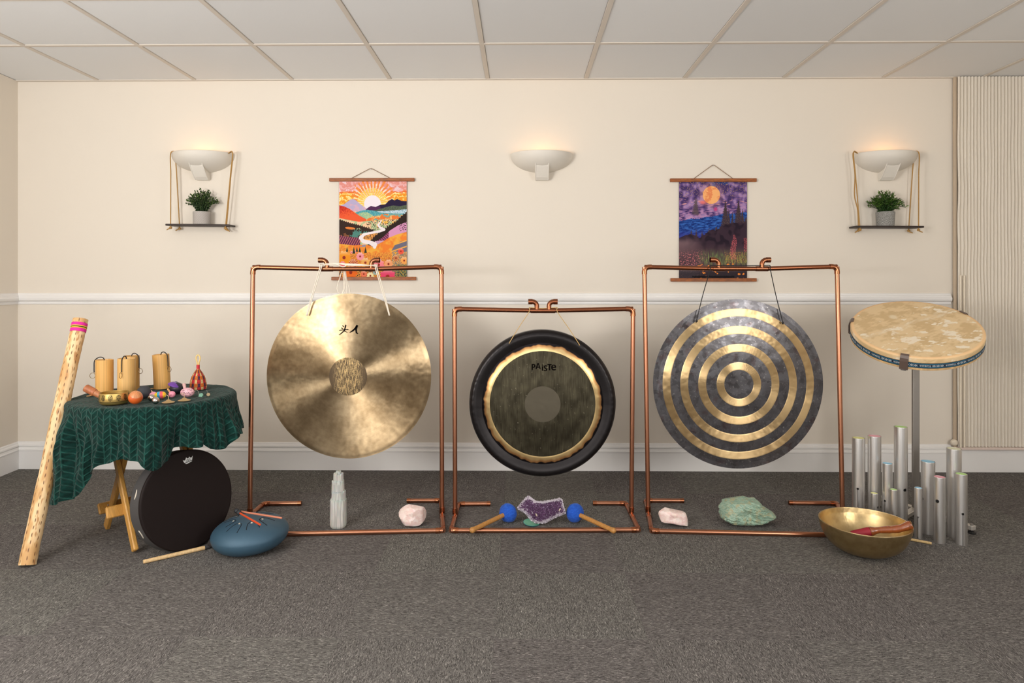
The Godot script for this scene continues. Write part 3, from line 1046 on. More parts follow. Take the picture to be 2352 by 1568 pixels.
func stand(label: String, fl: Vector3, fr: Vector3, pl: Vector3, pr: Vector3, rl: Vector3, rr: Vector3, fe_l: Vector3, fe_r: Vector3, tl: Vector3, tr: Vector3, h1: Vector3, h2: Vector3) -> Node3D:
	# feet corners front and rear, post feet, rear foot ends, top corners, and the two hook places on the top rail
	var o := thing("gong_stand", label, "gong stand", (pl + pr) * 0.5 * Vector3(1, 0, 1), "copper pipe gong stands")
	var off := o.position
	var fr_m: StandardMaterial3D = M.copper
	var fit: StandardMaterial3D = M.copper.duplicate()
	fit.albedo_color = c8(170, 108, 76)
	fit.roughness = 0.24
	var q := func(v: Vector3) -> Vector3: return v - off
	part("base_rail", rod(q.call(fl), q.call(fr), PR, 16), fr_m, o)
	for s in 2:
		var f: Vector3 = q.call(fl if s == 0 else fr)
		var p: Vector3 = q.call(pl if s == 0 else pr)
		var r: Vector3 = q.call(rl if s == 0 else rr)
		var e: Vector3 = q.call(fe_l if s == 0 else fe_r)
		var t: Vector3 = q.call(tl if s == 0 else tr)
		var other: Vector3 = q.call(fr if s == 0 else fl)
		p = Geometry3D.get_closest_point_to_segment(p, f, r)
		var tother: Vector3 = q.call(tr if s == 0 else tl)
		part("side_rail", rod(f, r, PR, 16), fr_m, o)
		var ft := part("foot_rail", rod(r, e, PR, 16), fr_m, o)
		part("end_cap", rod(e - (e - r).normalized() * 0.018, e + (e - r).normalized() * 0.001, PR + 0.0014, 16), fit, ft)
		part("post", rod(p, t, PR, 16), fr_m, o)
		part("elbow", bent(other, f, r, PR + 0.0018, 0.034), fit, o)
		part("elbow", bent(f, r, e, PR + 0.0018, 0.034), fit, o)
		part("elbow", bent(p, t, tother, PR + 0.0018, 0.036), fit, o)
		var tee := MB.new()
		tee.tube(PackedVector3Array([p.lerp(f, 0.22), p.lerp(r, 0.22)]), PackedFloat32Array([PR + 0.0018]), 16)
		tee.tube(PackedVector3Array([p, p + (t - p).normalized() * 0.036]), PackedFloat32Array([PR + 0.0018]), 16)
		part("tee", tee, fit, o)
	var a: Vector3 = q.call(h1)
	var b: Vector3 = q.call(h2)
	var dir := (b - a).normalized()
	part("top_rail", rod(q.call(tl), a, PR, 16), M.copper_rail, o)
	part("top_rail", rod(b, q.call(tr), PR, 16), M.copper_rail, o)
	part("centre_rail", rod(a, b, PR, 16), M.copper_rail, o)
	for s in 2:
		var c: Vector3 = a if s == 0 else b
		var sg := -1.0 if s == 0 else 1.0
		var m := MB.new()
		m.tube(PackedVector3Array([c - dir * 0.03, c + dir * 0.03]), PackedFloat32Array([PR + 0.0018]), 16)
		part("tee", m, M.copper_rail, o)
		m = MB.new()
		var up := Vector3.UP
		var path := PackedVector3Array([c, c + up * 0.022])
		for k in range(1, 7):
			var g := PI / 2 * k / 6.0
			path.append(c + up * (0.022 + 0.022 * sin(g)) + dir * sg * (0.022 * (1.0 - cos(g))))
		path.append(c + up * 0.044 + dir * sg * 0.042)
		m.tube(path, PackedFloat32Array([PR + 0.0005]), 16, false)
		var path2 := PackedVector3Array([path[7], path[7] + dir * sg * 0.0005, path[8]])
		m.tube(PackedVector3Array([path[8] - dir * sg * 0.02, path[8]]), PackedFloat32Array([PR + 0.0022]), 16, false)
		m.tube(PackedVector3Array([path[8], path[8] - dir * sg * 0.018]), PackedFloat32Array([PR - 0.0012]), 16, false)
		m.tube(PackedVector3Array([path[8] - dir * sg * 0.0182, path[8] - dir * sg * 0.0181]), PackedFloat32Array([PR - 0.001]), 16, true)
		part("hook", m, M.copper_rail, o)
	return o

# a ring of a disc in x, y facing +z; zf gives the relief at (radius, angle)
func disc_ring(m: MB, r0: float, r1: float, nr: int, na: int, zf: Callable, skirt := 0.0) -> void:
	var p := PackedVector3Array()
	var uv := PackedVector2Array()
	var rows := nr + 1
	for k in nr + 1:
		var r := lerpf(r0, r1, float(k) / nr)
		for j in na + 1:
			var a := TAU * (j % na) / na
			p.append(Vector3(r * cos(a), r * sin(a), zf.call(r, a)))
			uv.append(Vector2(float(j) / na, r))
	m.grid(p, rows, na + 1, uv, true, true)
	if skirt > 0.0:
		# square edge and plain back
		for part_ in 2:
			p = PackedVector3Array()
			uv = PackedVector2Array()
			for k in 2:
				for j in na + 1:
					var a := TAU * (j % na) / na
					var ca := Vector3(cos(a), sin(a), 0)
					if part_ == 0:
						p.append(ca * r1 + Vector3(0, 0, (zf.call(r1, a) if k == 0 else -skirt)))
					else:
						p.append(ca * (r1 if k == 0 else 0.0) + Vector3(0, 0, -skirt))
					uv.append(Vector2(float(j) / na, r1 + k * skirt))
			m.grid(p, 2, na + 1, uv, true, true)

func lathed(m: StandardMaterial3D, amount: float) -> StandardMaterial3D:
	# fine concentric turning marks
	m.anisotropy_enabled = true
	m.anisotropy = amount
	return m

func ribbon(m: MB, pts: PackedVector2Array, w: PackedFloat32Array, z: float) -> void:
	# a painted brush stroke with its own small thickness
	for k in pts.size() - 1:
		var d := (pts[k + 1] - pts[k]).normalized().orthogonal()
		var a := pts[k] + d * w[k]
		var b := pts[k] - d * w[k]
		var c := pts[k + 1] - d * w[k + 1]
		var e := pts[k + 1] + d * w[k + 1]
		m.poly(PackedVector3Array([Vector3(a.x, a.y, z), Vector3(b.x, b.y, z), Vector3(c.x, c.y, z), Vector3(e.x, e.y, z)]), Vector3.BACK)

func cord(o: Node3D, pts: PackedVector3Array, r: float, m2: Material, steps := 6) -> void:
	var m := MB.new()
	var off := o.position
	var q := PackedVector3Array()
	for p in pts:
		q.append(p - off)
	m.tube(spline(q, steps), PackedFloat32Array([r]), 8)
	part("cord", m, m2, o)

func build_stands_and_gongs() -> void:
	# ---- large plain bronze gong
	var y0 := PR
	var pl := ground(577, 1184, y0)
	var pr := ground(1017.5, 1181, y0)
	var tl := at(581, 613.5, 3.38)
	var tr := at(1014, 612.5, 3.37)
	var fl := ground(523, 1229, y0)
	var fr := ground(1018, 1218, y0)
	var h1 := at(751, 617.5, 3.375)
	var h2 := at(853, 617.5, 3.373)
	stand("copper pipe stand holding the large plain bronze gong", fl, fr, pl, pr, ground(605, 1156.5, y0), ground(1013, 1149, y0), ground(692, 1155.5, y0), ground(935, 1149.5, y0), tl, tr, h1, h2)
	var d := 3.37
	var c := at(800, 864, d)
	var R := 190.0 / F * d
	var o := thing("gong", "large plain bronze gong with two painted characters and a dark centre", "gong", c, "gongs on copper stands")
	var ham := noise(26.0, 41, 2)
	var fine := noise(90.0, 43, 2)
	var big := noise(5.0, 47, 2)
	var face := MB.new()
	var zf := func(r: float, a: float) -> float:
		var k: float = ss(0.08, 0.4, r)
		var w := ss(R - 0.028, R, r)
		var x := r * cos(a)
		var y := r * sin(a)
		return 0.004 - 0.010 * (r / R) * (r / R) - 0.004 * w * w + ham.get_noise_2d(x, y) * 0.00018 * (0.25 + k) + fine.get_noise_2d(x, y) * 0.00006 + big.get_noise_2d(x, y) * 0.0004
	disc_ring(face, 43.0 / 190.0 * R, R, 90, 360, zf, 0.012)
	var nb := noise(0.012, 51, 4)
	var nb2 := noise(0.05, 52, 3)
	var bronze := mat(Color.WHITE, 0.35, 1.0)
	bronze.albedo_texture = tex(512, 512, func(x, y):
		var k: float = nb.get_noise_2d(x, y) * 0.8 + nb2.get_noise_2d(x, y) * 0.35
		var rr := Vector2(x - 256, y - 256).length()
		var ringy: float = nb2.get_noise_2d(rr * 6.0, 7.0) * 0.08
		var f := clampf(0.55 + k * 0.55 + ringy, 0.0, 1.0)
		return c8(140, 118, 88).lerp(c8(206, 182, 146), f))
	planar(bronze, Vector3(1, 1, 1) / (2.0 * R), Vector3(0.5, 0.5, 0.5))
	lathed(bronze, -1.0)
	part("face", face, bronze, o)
	var cen := MB.new()
	disc_ring(cen, 0.0, 43.5 / 190.0 * R, 24, 90, func(r, a): return 0.0046 + fine.get_noise_2d(r * cos(a) * 2.0, r * sin(a) * 0.15) * 0.0003)
	var scr := noise(0.16, 61, 2)
	var cm := mat(Color.WHITE, 0.5, 0.85)
	var streak := func(x: float, y: float) -> float:
		var s := scr.get_noise_2d(x, y * 0.05) + 0.35 * scr.get_noise_2d(x * 0.3 + 90, y * 0.35)
		return ss(-0.02, 0.22, s) * ss(250, 90, absf(x - 262.0))
	cm.albedo_texture = tex(256, 256, func(x, y): return c8(84, 70, 54).lerp(c8(230, 198, 140), streak.call(x * 2.0, y * 2.0)))
	cm.roughness_texture = tex(256, 256, func(x, y):
		var k: float = 0.95 - 0.4 * streak.call(x * 2.0, y * 2.0)
		return Color(k, k, k))
	planar(cm, Vector3.ONE / (2.0 * 43.5 / 190.0 * R), Vector3(0.5, 0.5, 0.5))
	part("centre", cen, cm, o, "dark scratched centre")
	var ink := mat(c8(14, 10, 9), 0.7)
	ink.metallic_specular = 0.1
	var ch := MB.new()
	var s := d / F / 26.13   # metres for one step of the drawing grid
	var org := Vector2(1045, 3501)
	var st := [[[[900, 400], [830, 700], [760, 790], [590, 950], [480, 1000]], [24, 26, 22, 20, 10]], [[[510, 735], [800, 705], [1070, 680]], [18, 22, 26]], [[[790, 770], [900, 810], [1010, 870]], [26, 20, 10]], [[[690, 450], [785, 520]], [14, 26]], [[[620, 580], [720, 645]], [14, 24]], [[[1600, 420], [1490, 600], [1330, 750], [1130, 875]], [52, 50, 42, 10]], [[[1590, 430], [1520, 640], [1530, 820], [1570, 920], [1660, 915]], [48, 38, 42, 44, 10]]]
	for e in st:
		var pts := PackedVector2Array()
		var ws := PackedFloat32Array()
		for k in e[0].size():
			pts.append(Vector2((e[0][k][0] - org.x) * s, (org.y - e[0][k][1]) * s))
			ws.append(e[1][k] * s)
		ribbon(ch, pts, ws, 0.0052)
	part("painted_characters", ch, ink, o)
	var white := mat(c8(232, 222, 206), 0.85)
	for sgn in 2:
		var hole := at(706.0 if sgn == 0 else 893.5, 722.0, d - 0.012)
		var over := at(738.0 if sgn == 0 else 866.0, 611.0, d - 0.0)
		for k in 2:
			var dx := 0.004 * (k * 2 - 1)
			var dv := Vector3(dx, 0, 0.001 * k)
			cord(o, PackedVector3Array([hole + Vector3(dx * 0.4, 0, -0.004), hole + Vector3(dx * 0.4, 0.006, 0.002), hole.lerp(over, 0.5) + dv + Vector3(0, 0, 0.006), over + dv + Vector3(0, -0.012, 0.015), over + dv + Vector3(0, 0.006, 0.008), over + dv + Vector3(0.01 * (1 if sgn == 0 else -1), 0.008, -0.008)]), 0.0026, white)
	for k in 3:
		cord(o, PackedVector3Array([at(742, 610 - k * 1.5, d - 0.004 * k), at(770, 606.5 - k, d - 0.01), at(800, 606 + k * 1.5, d - 0.012), at(830, 607.5 + k, d - 0.01), at(862, 611 - k, d - 0.004 * k)]), 0.0026, white)
	cord(o, PackedVector3Array([at(775, 608, d - 0.012), at(788, 612.5, d - 0.016), at(796, 608, d - 0.013), at(785, 604.5, d - 0.01), at(770, 610, d - 0.014)]), 0.0026, white)
	cord(o, PackedVector3Array([at(786, 612, d + 0.02), at(783, 630, d + 0.02), at(775, 656, d + 0.02), at(776, 670, d + 0.02), at(784, 674.5, d + 0.02), at(789, 664, d + 0.02), at(789, 640, d + 0.02), at(787, 612, d + 0.02)]), 0.0022, white)
	cord(o, PackedVector3Array([at(790, 612, d + 0.016), at(792, 640, d + 0.016), at(791, 664, d + 0.016), at(785, 676, d + 0.016)]), 0.0022, white)
	cord(o, PackedVector3Array([at(793, 612, d + 0.018), at(796, 640, d + 0.018), at(803, 664, d + 0.018), at(805, 676, d + 0.018)]), 0.0022, white)
	cord(o, PackedVector3Array([at(789, 612, d + 0.014), at(795, 645, d + 0.014), at(797, 676, d + 0.014)]), 0.0022, white)

	# ---- middle gong with black turned edge
	fl = ground(1036, 1218, y0)
	fr = ground(1467, 1216.5, y0)
	pl = ground(1043, 1184, y0)
	pr = ground(1451.5, 1181, y0)
	tl = at(1044, 709.5, 3.345)
	tr = at(1454, 709, 3.345)
	h1 = at(1233, 713, 3.345)
	h2 = at(1261, 713, 3.345)
	stand("lower copper pipe stand in the middle, holding the black-rimmed gong", fl, fr, pl, pr, ground(1053, 1157, y0), ground(1438, 1155.5, y0), ground(1126, 1156.5, y0), ground(1362, 1155, y0), tl, tr, h1, h2)
	d = 3.34
	c = at(1246, 926, d)
	R = 168.5 / F * d
	var R2 := R
	o = thing("gong", "black-rimmed gong with a glowing bronze ring, on the lower stand", "gong", c, "gongs on copper stands")
	var px := R / 168.5
	face = MB.new()
	var zg := func(r: float, a: float) -> float:
		var x := r * cos(a)
		var y := r * sin(a)
		var k := r / px
		return 0.012 + 0.012 * (1.0 - ss(40.0, 122.0, k)) - 0.006 * ss(118.0, 140.0, k) + ham.get_noise_2d(x, y) * 0.00025 + big.get_noise_2d(x, y) * 0.0008
	disc_ring(face, 40.5 * px, 121.0 * px, 50, 240, zg)
	var sc2 := noise(0.3, 71, 2)
	var nb3 := noise(0.016, 73, 3)
	var fm := mat(Color.WHITE, 0.5, 1.0)
	fm.albedo_texture = tex(512, 512, func(x, y):
		var k: float = 0.5 + 0.5 * sc2.get_noise_2d(x, y * 0.03) + 0.5 * nb3.get_noise_2d(x, y * 0.6)
		var c2 := c8(52, 48, 39).lerp(c8(88, 83, 67), clampf(k, 0, 1))
		var sp: float = nb2.get_noise_2d(x * 1.5 + 40, y * 0.9)
		return c2.lerp(c8(150, 142, 122), ss(0.56, 0.7, sp) * 0.6))
	planar(fm, Vector3.ONE / (2.0 * 121.0 * px), Vector3(0.5, 0.5, 0.5))
	part("face", face, fm, o, "dull green-grey brushed face")
	cen = MB.new()
	disc_ring(cen, 0.0, 40.8 * px, 16, 96, func(r, a): return zg.call(r, a) + 0.0006)
	var bm := mat(c8(94, 88, 76), 0.5, 1.0)
	part("centre", cen, bm, o, "paler round centre")
	var band := MB.new()
	var wave := noise(1.0, 77, 2)
	disc_ring(band, 120.8 * px, 139.0 * px, 12, 300, func(r, a): return zg.call(r, a) + 0.0006 * ss(121.0, 124.0, r / px))
	var gold := mat(Color.WHITE, 0.34, 1.0)
	gold.albedo_texture = tex(512, 512, func(x, y):
		var v := Vector2(x - 256, y - 256)
		var r := v.length() / 256.0 * 139.0
		var a := v.angle()
		var e := r + 0.5 * sin(a * 17.0 + 5.0 * wave.get_noise_1d(a * 3.0)) + 3.4 * wave.get_noise_2d(cos(a) * 5.0, sin(a) * 5.0)
		var c3 := c8(226, 196, 140).lerp(c8(180, 128, 80), ss(126.0, 134.0, e))
		return c3.lerp(c8(34, 31, 32), ss(133.0, 136.0, e)))
	planar(gold, Vector3.ONE / (2.0 * 139.0 * px), Vector3(0.5, 0.5, 0.5))
	lathed(gold, -0.7)
	part("bright_ring", band, gold, o, "polished bronze ring with scalloped outer edge")
	var rim := MB.new()
	var rz := func(r: float, a: float) -> float:
		var k := r / px
		var t := clampf((k - 139.0) / 29.5, 0, 1)
		return zg.call(139.0 * px, a) + 0.012 * sin(t * PI * 0.55) - 0.024 * pow(t, 6.0) + 0.00055 * sin(a * 70.0 + 3.0 * wave.get_noise_1d(a * 4.0)) * ss(0.55, 0.8, t) * ss(1.0, 0.9, t)
	disc_ring(rim, 138.8 * px, 168.5 * px, 26, 480, rz, 0.05)
	var rm := mat(c8(40, 37, 38), 0.36, 0.7)
	part("rim", rim, rm, o, "black rolled rim")
	# lettering
	var lt := MB.new()
	var word := [["P", 0.0, 0.0, 1.0], ["A", 10.2, 1.6, 1.02], ["i", 23.2, -2.0, 1.0], ["S", 28.0, -3.0, 1.0], ["T", 37.0, -1.2, 1.06], ["e", 45.2, -2.6, 1.28]]
	var fnt := SystemFont.new()
	fnt.font_names = PackedStringArray(["Droid Sans"])
	fnt.font_weight = 700
	var wordn := Node3D.new()
	wordn.name = "lettering"
	o.add_child(wordn)
	for e in word:
		var tm := TextMesh.new()
		tm.text = e[0]
		tm.font = fnt
		tm.font_size = 48
		tm.pixel_size = 13.0 * px / 34.0 * e[3]
		tm.depth = 0.0006
		tm.horizontal_alignment = HORIZONTAL_ALIGNMENT_LEFT
		tm.vertical_alignment = VERTICAL_ALIGNMENT_BOTTOM
		var l := part("letter", tm, ink, wordn)
		l.position = Vector3((1219.5 - 1246.0 + e[1]) * px, (926.0 - 852.5 + e[2]) * px, 0.0)
		l.position.z = zg.call(Vector2(l.position.x, l.position.y + 0.02).length(), PI / 2) + 0.0012
	var tan_ := mat(c8(206, 170, 110), 0.8)
	for sgn in 2:
		var sx := -1.0 if sgn == 0 else 1.0
		var hole := at(1171.0 if sgn == 0 else 1329.5, 787.0 if sgn == 0 else 791.0, d - 0.02)
		var over := at(1215.0 if sgn == 0 else 1280.0, 712, d)
		cord(o, PackedVector3Array([hole + Vector3(0, 0, -0.006), hole + Vector3(0, 0.004, 0.003), hole.lerp(over, 0.5), over + Vector3(0, -0.008, 0.014), over + Vector3(0, 0.011, 0.009), over + Vector3(-sx * 0.012, 0.012, -0.004), at(1246, 708, d - 0.005)]), 0.0017, tan_)

	# ---- ringed grey gong
	fl = ground(1497, 1219, y0)
	fr = ground(1954, 1229, y0)
	pl = ground(1488, 1179, y0)
	pr = ground(1935, 1186, y0)
	tl = at(1480, 613, 3.39)
	tr = at(1922.5, 612, 3.36)
	h1 = at(1651, 617, 3.375)
	h2 = at(1750, 617, 3.37)
	stand("copper pipe stand holding the grey gong with four gold rings", fl, fr, pl, pr, ground(1483, 1149, y0), ground(1922, 1155.5, y0), ground(1570, 1149.5, y0), ground(1812, 1154.5, y0), tl, tr, h1, h2)
	d = 3.36
	c = at(1696.5, 882, d)
	R = 195.0 / F * d
	o = thing("gong", "dark grey gong with four polished gold rings", "gong", c, "gongs on copper stands")
	var ang := noise(6.0, 83, 2)
	var z3 := func(r: float, a: float) -> float:
		var x := r * cos(a)
		var y := r * sin(a)
		return 0.004 - 0.016 * pow(r / R, 2.6) + ham.get_noise_2d(x + 3.0, y) * 0.00032 * ss(0.08, 0.3, r) + fine.get_noise_2d(x, y) * 0.00006 + big.get_noise_2d(x + 9, y) * 0.0012
	var oxide := mat(Color.WHITE, 0.4, 0.55)
	var nx := noise(0.018, 87, 4)
	var nx2 := noise(0.11, 88, 2)
	oxide.albedo_texture = tex(512, 512, func(x, y):
		var k: float = clampf(0.5 + 0.9 * nx.get_noise_2d(x, y), 0, 1)
		var c4 := c8(76, 73, 75).lerp(c8(96, 95, 99), k)
		c4 = c4.lerp(c8(70, 50, 50), ss(0.25, 0.5, nx.get_noise_2d(x + 300, y)) * 0.4)
		return c4.lerp(c8(170, 166, 160), ss(0.56, 0.66, nx2.get_noise_2d(x, y)) * 0.6))
	oxide.roughness_texture = tex(512, 512, func(x, y):
		var k: float = clampf(0.74 - 0.24 * ss(0.0, 0.3, nx.get_noise_2d(x * 1.7 + 60, y * 1.7)), 0.2, 1.0)
		return Color(k, k, k))
	planar(oxide, Vector3.ONE / (2.0 * R), Vector3(0.5, 0.5, 0.5))
	var g3 := mat(c8(216, 186, 138), 0.36, 1.0)
	lathed(g3, -0.9)
	var edges := [0.0, 0.172, 0.259, 0.384, 0.474, 0.594, 0.684, 0.8, 0.888, 1.0]
	for k in 9:
		var r0: float = edges[k] * R
		var r1: float = edges[k + 1] * R
		var m := MB.new()
		var gold_ring := k % 2 == 1
		disc_ring(m, r0 - (0.0006 if gold_ring else 0.0), r1 + (0.0006 if gold_ring else 0.0), maxi(6, int((r1 - r0) / 0.0025)), 300, func(r, a):
			if gold_ring:
				var u: float = (r - r0) / (r1 - r0)
				return z3.call(r, a) + 0.0006 * ss(-0.04, 0.06, u) * ss(1.04, 0.94, u) + 0.00022 * (r / R) * ang.get_noise_2d(a * 2.5, r * 3.0)
			return z3.call(r, a), 0.01 if k == 8 else 0.0)
		part("polished_ring" if gold_ring else "dark_ring", m, g3 if gold_ring else oxide, o)
	var blk := mat(c8(24, 22, 22), 0.7)
	for sgn in 2:
		var sx := -1.0 if sgn == 0 else 1.0
		var hole := at(1600.0 if sgn == 0 else 1797.5, 737.0 if sgn == 0 else 741.0, d - 0.012)
		var over := at(1629.0 if sgn == 0 else 1767.0, 616, d)
		cord(o, PackedVector3Array([hole + Vector3(0, -0.002, -0.006), hole + Vector3(0, 0.004, 0.001), hole.lerp(over, 0.5), over + Vector3(0, -0.008, 0.015), over + Vector3(0, 0.012, 0.01), over + Vector3(-sx * 0.02, 0.014, -0.002), at(1698, 610.5, d - 0.002)]), 0.0021, blk)
		var m := MB.new()
		m.ball(hole - c + Vector3(0, 0, 0.001), Vector3(0.006, 0.006, 0.004), 12, 8)
		part("knot", m, blk, o)

# ---------------------------------------------------------------- side table, cloth and what lies on it
var table_at := Vector3(-1.69, 0, -3.12)
const TR := 0.325

func wood_mat(col: Color, seed_: int, rough := 0.5, along := Vector3(14, 2.5, 14)) -> StandardMaterial3D:
	var g := noise(0.045, seed_, 3)
	var m := mat(col, rough)
	m.albedo_texture = tex(128, 128, func(x, y):
		var k: float = 0.9 + 0.14 * g.get_noise_2d(x * 2.2, y * 0.3)
		return Color(k, k * 0.98, k * 0.94))
	return planar(m, along)

func beam(a: Vector3, b: Vector3, wide: float, thick: float, face: Vector3, bev := 0.004, over := 0.0) -> MB:
	# a flat bar from a to b; its broad side looks along face
	var m := MB.new()
	var y := (b - a).normalized()
	var z := (face - y * face.dot(y)).normalized()
	var x := y.cross(z)
	m.box(Vector3(wide, a.distance_to(b) + over * 2.0, thick), (a + b) * 0.5, bev, Basis(x, y, z))
	return m

func build_table() -> void:
	var o := thing("folding_table", "round folding table with crossed pale wooden legs under the green cloth", "table", table_at)
	var wd := wood_mat(c8(226, 172, 92), 12, 0.4)
	var m := MB.new()
	m.lathe(PackedVector2Array([Vector2(0, TABLE - 0.03), Vector2(TR - 0.008, TABLE - 0.03), Vector2(TR, TABLE - 0.026), Vector2(TR, TABLE - 0.012), Vector2(TR - 0.004, TABLE - 0.008), Vector2(0, TABLE - 0.008)]), 64)
	part("table_top", m, wd, o)
	var fa := ground(233, 1219, 0.0) - table_at      # the two feet of the near cross
	var fb := ground(311, 1271, 0.0) - table_at
	var along := (fb - fa).normalized()
	var across := Vector3(-along.z, 0, along.x)
	if across.x < 0:
		across = -across
	var top_y := TABLE - 0.03
	var mid := (fa + fb) * 0.5
	for s in 2:
		var sh := across * (0.0 if s == 0 else 0.29)
		var in_ := across * 0.022
		var ta := mid + along * 0.155 + Vector3(0, top_y, 0) + sh
		var tb := mid - along * 0.155 + Vector3(0, top_y, 0) + sh
		m = beam(fa + Vector3(0, 0.012, 0) + sh + in_, ta + in_, 0.036, 0.02, across)
		part("leg", m, wd, o)
		m = beam(fb + Vector3(0, 0.012, 0) + sh, tb, 0.036, 0.02, across)
		part("leg", m, wd, o)
		m = MB.new()
		var hub := mid + Vector3(0, top_y * 0.52, 0) + sh
		m.tube(PackedVector3Array([hub - across * 0.014, hub - across * 0.010]), PackedFloat32Array([0.006]), 12)
		part("bolt", m, M.steel, o)
		for k in 2:
			var e := mid + along * (0.155 if k == 0 else -0.155) + Vector3(0, top_y - 0.02, 0)
			if s == 0:
				part("top_rail", beam(e - across * 0.03, e + across * 0.32, 0.036, 0.018, Vector3.UP), wd, o)
	# low rails joining the crosses: each sticks out a little past its leg
	var qa := fa.lerp(mid + along * 0.155 + Vector3(0, top_y, 0), 0.19)
	qa.y = 0.118
	var qb := fb.lerp(mid - along * 0.155 + Vector3(0, top_y, 0), 0.29)
	qb.y = 0.165
	var ra := part("low_rail", beam(qa - across * 0.028 - along * 0.022, qa + across * 0.33 - along * 0.022, 0.05, 0.018, along + Vector3(0, 0.6, 0), 0.004), wd, o)
	part("low_rail", beam(qb - across * 0.075 - along * 0.012, qb + across * 0.31 - along * 0.012, 0.05, 0.018, along + Vector3(0, 0.3, 0), 0.004), wd, o)
	for k in 2:
		m = MB.new()
		m.ball(qa + across * 0.01 + along * -0.012 + Vector3(0, -0.012 + 0.024 * k, 0), Vector3(0.004, 0.004, 0.004), 10, 6)
		part("screw", m, M.steel, ra)
	build_cloth()

func cloth_drop(a: float) -> float:
	# how far the cloth hangs at that angle (0 right, 90 front, 180 left)
	var k := [[-90, 0.25], [-40, 0.22], [-15, 0.185], [5, 0.185], [14, 0.235], [24, 0.23], [32, 0.20], [48, 0.20], [54, 0.25], [62, 0.265], [71, 0.225], [85, 0.226], [95, 0.24], [104, 0.29], [116, 0.38], [130, 0.425], [146, 0.42], [160, 0.38], [180, 0.32], [215, 0.27], [270, 0.25]]
	var d := rad_to_deg(a)
	while d > 270.0:
		d -= 360.0
	while d < -90.0:
		d += 360.0
	for i in k.size() - 1:
		if d <= k[i + 1][0]:
			var t: float = (d - k[i][0]) / (k[i + 1][0] - k[i][0])
			return lerpf(k[i][1], k[i + 1][1], t * t * (3.0 - 2.0 * t))
	return 0.25

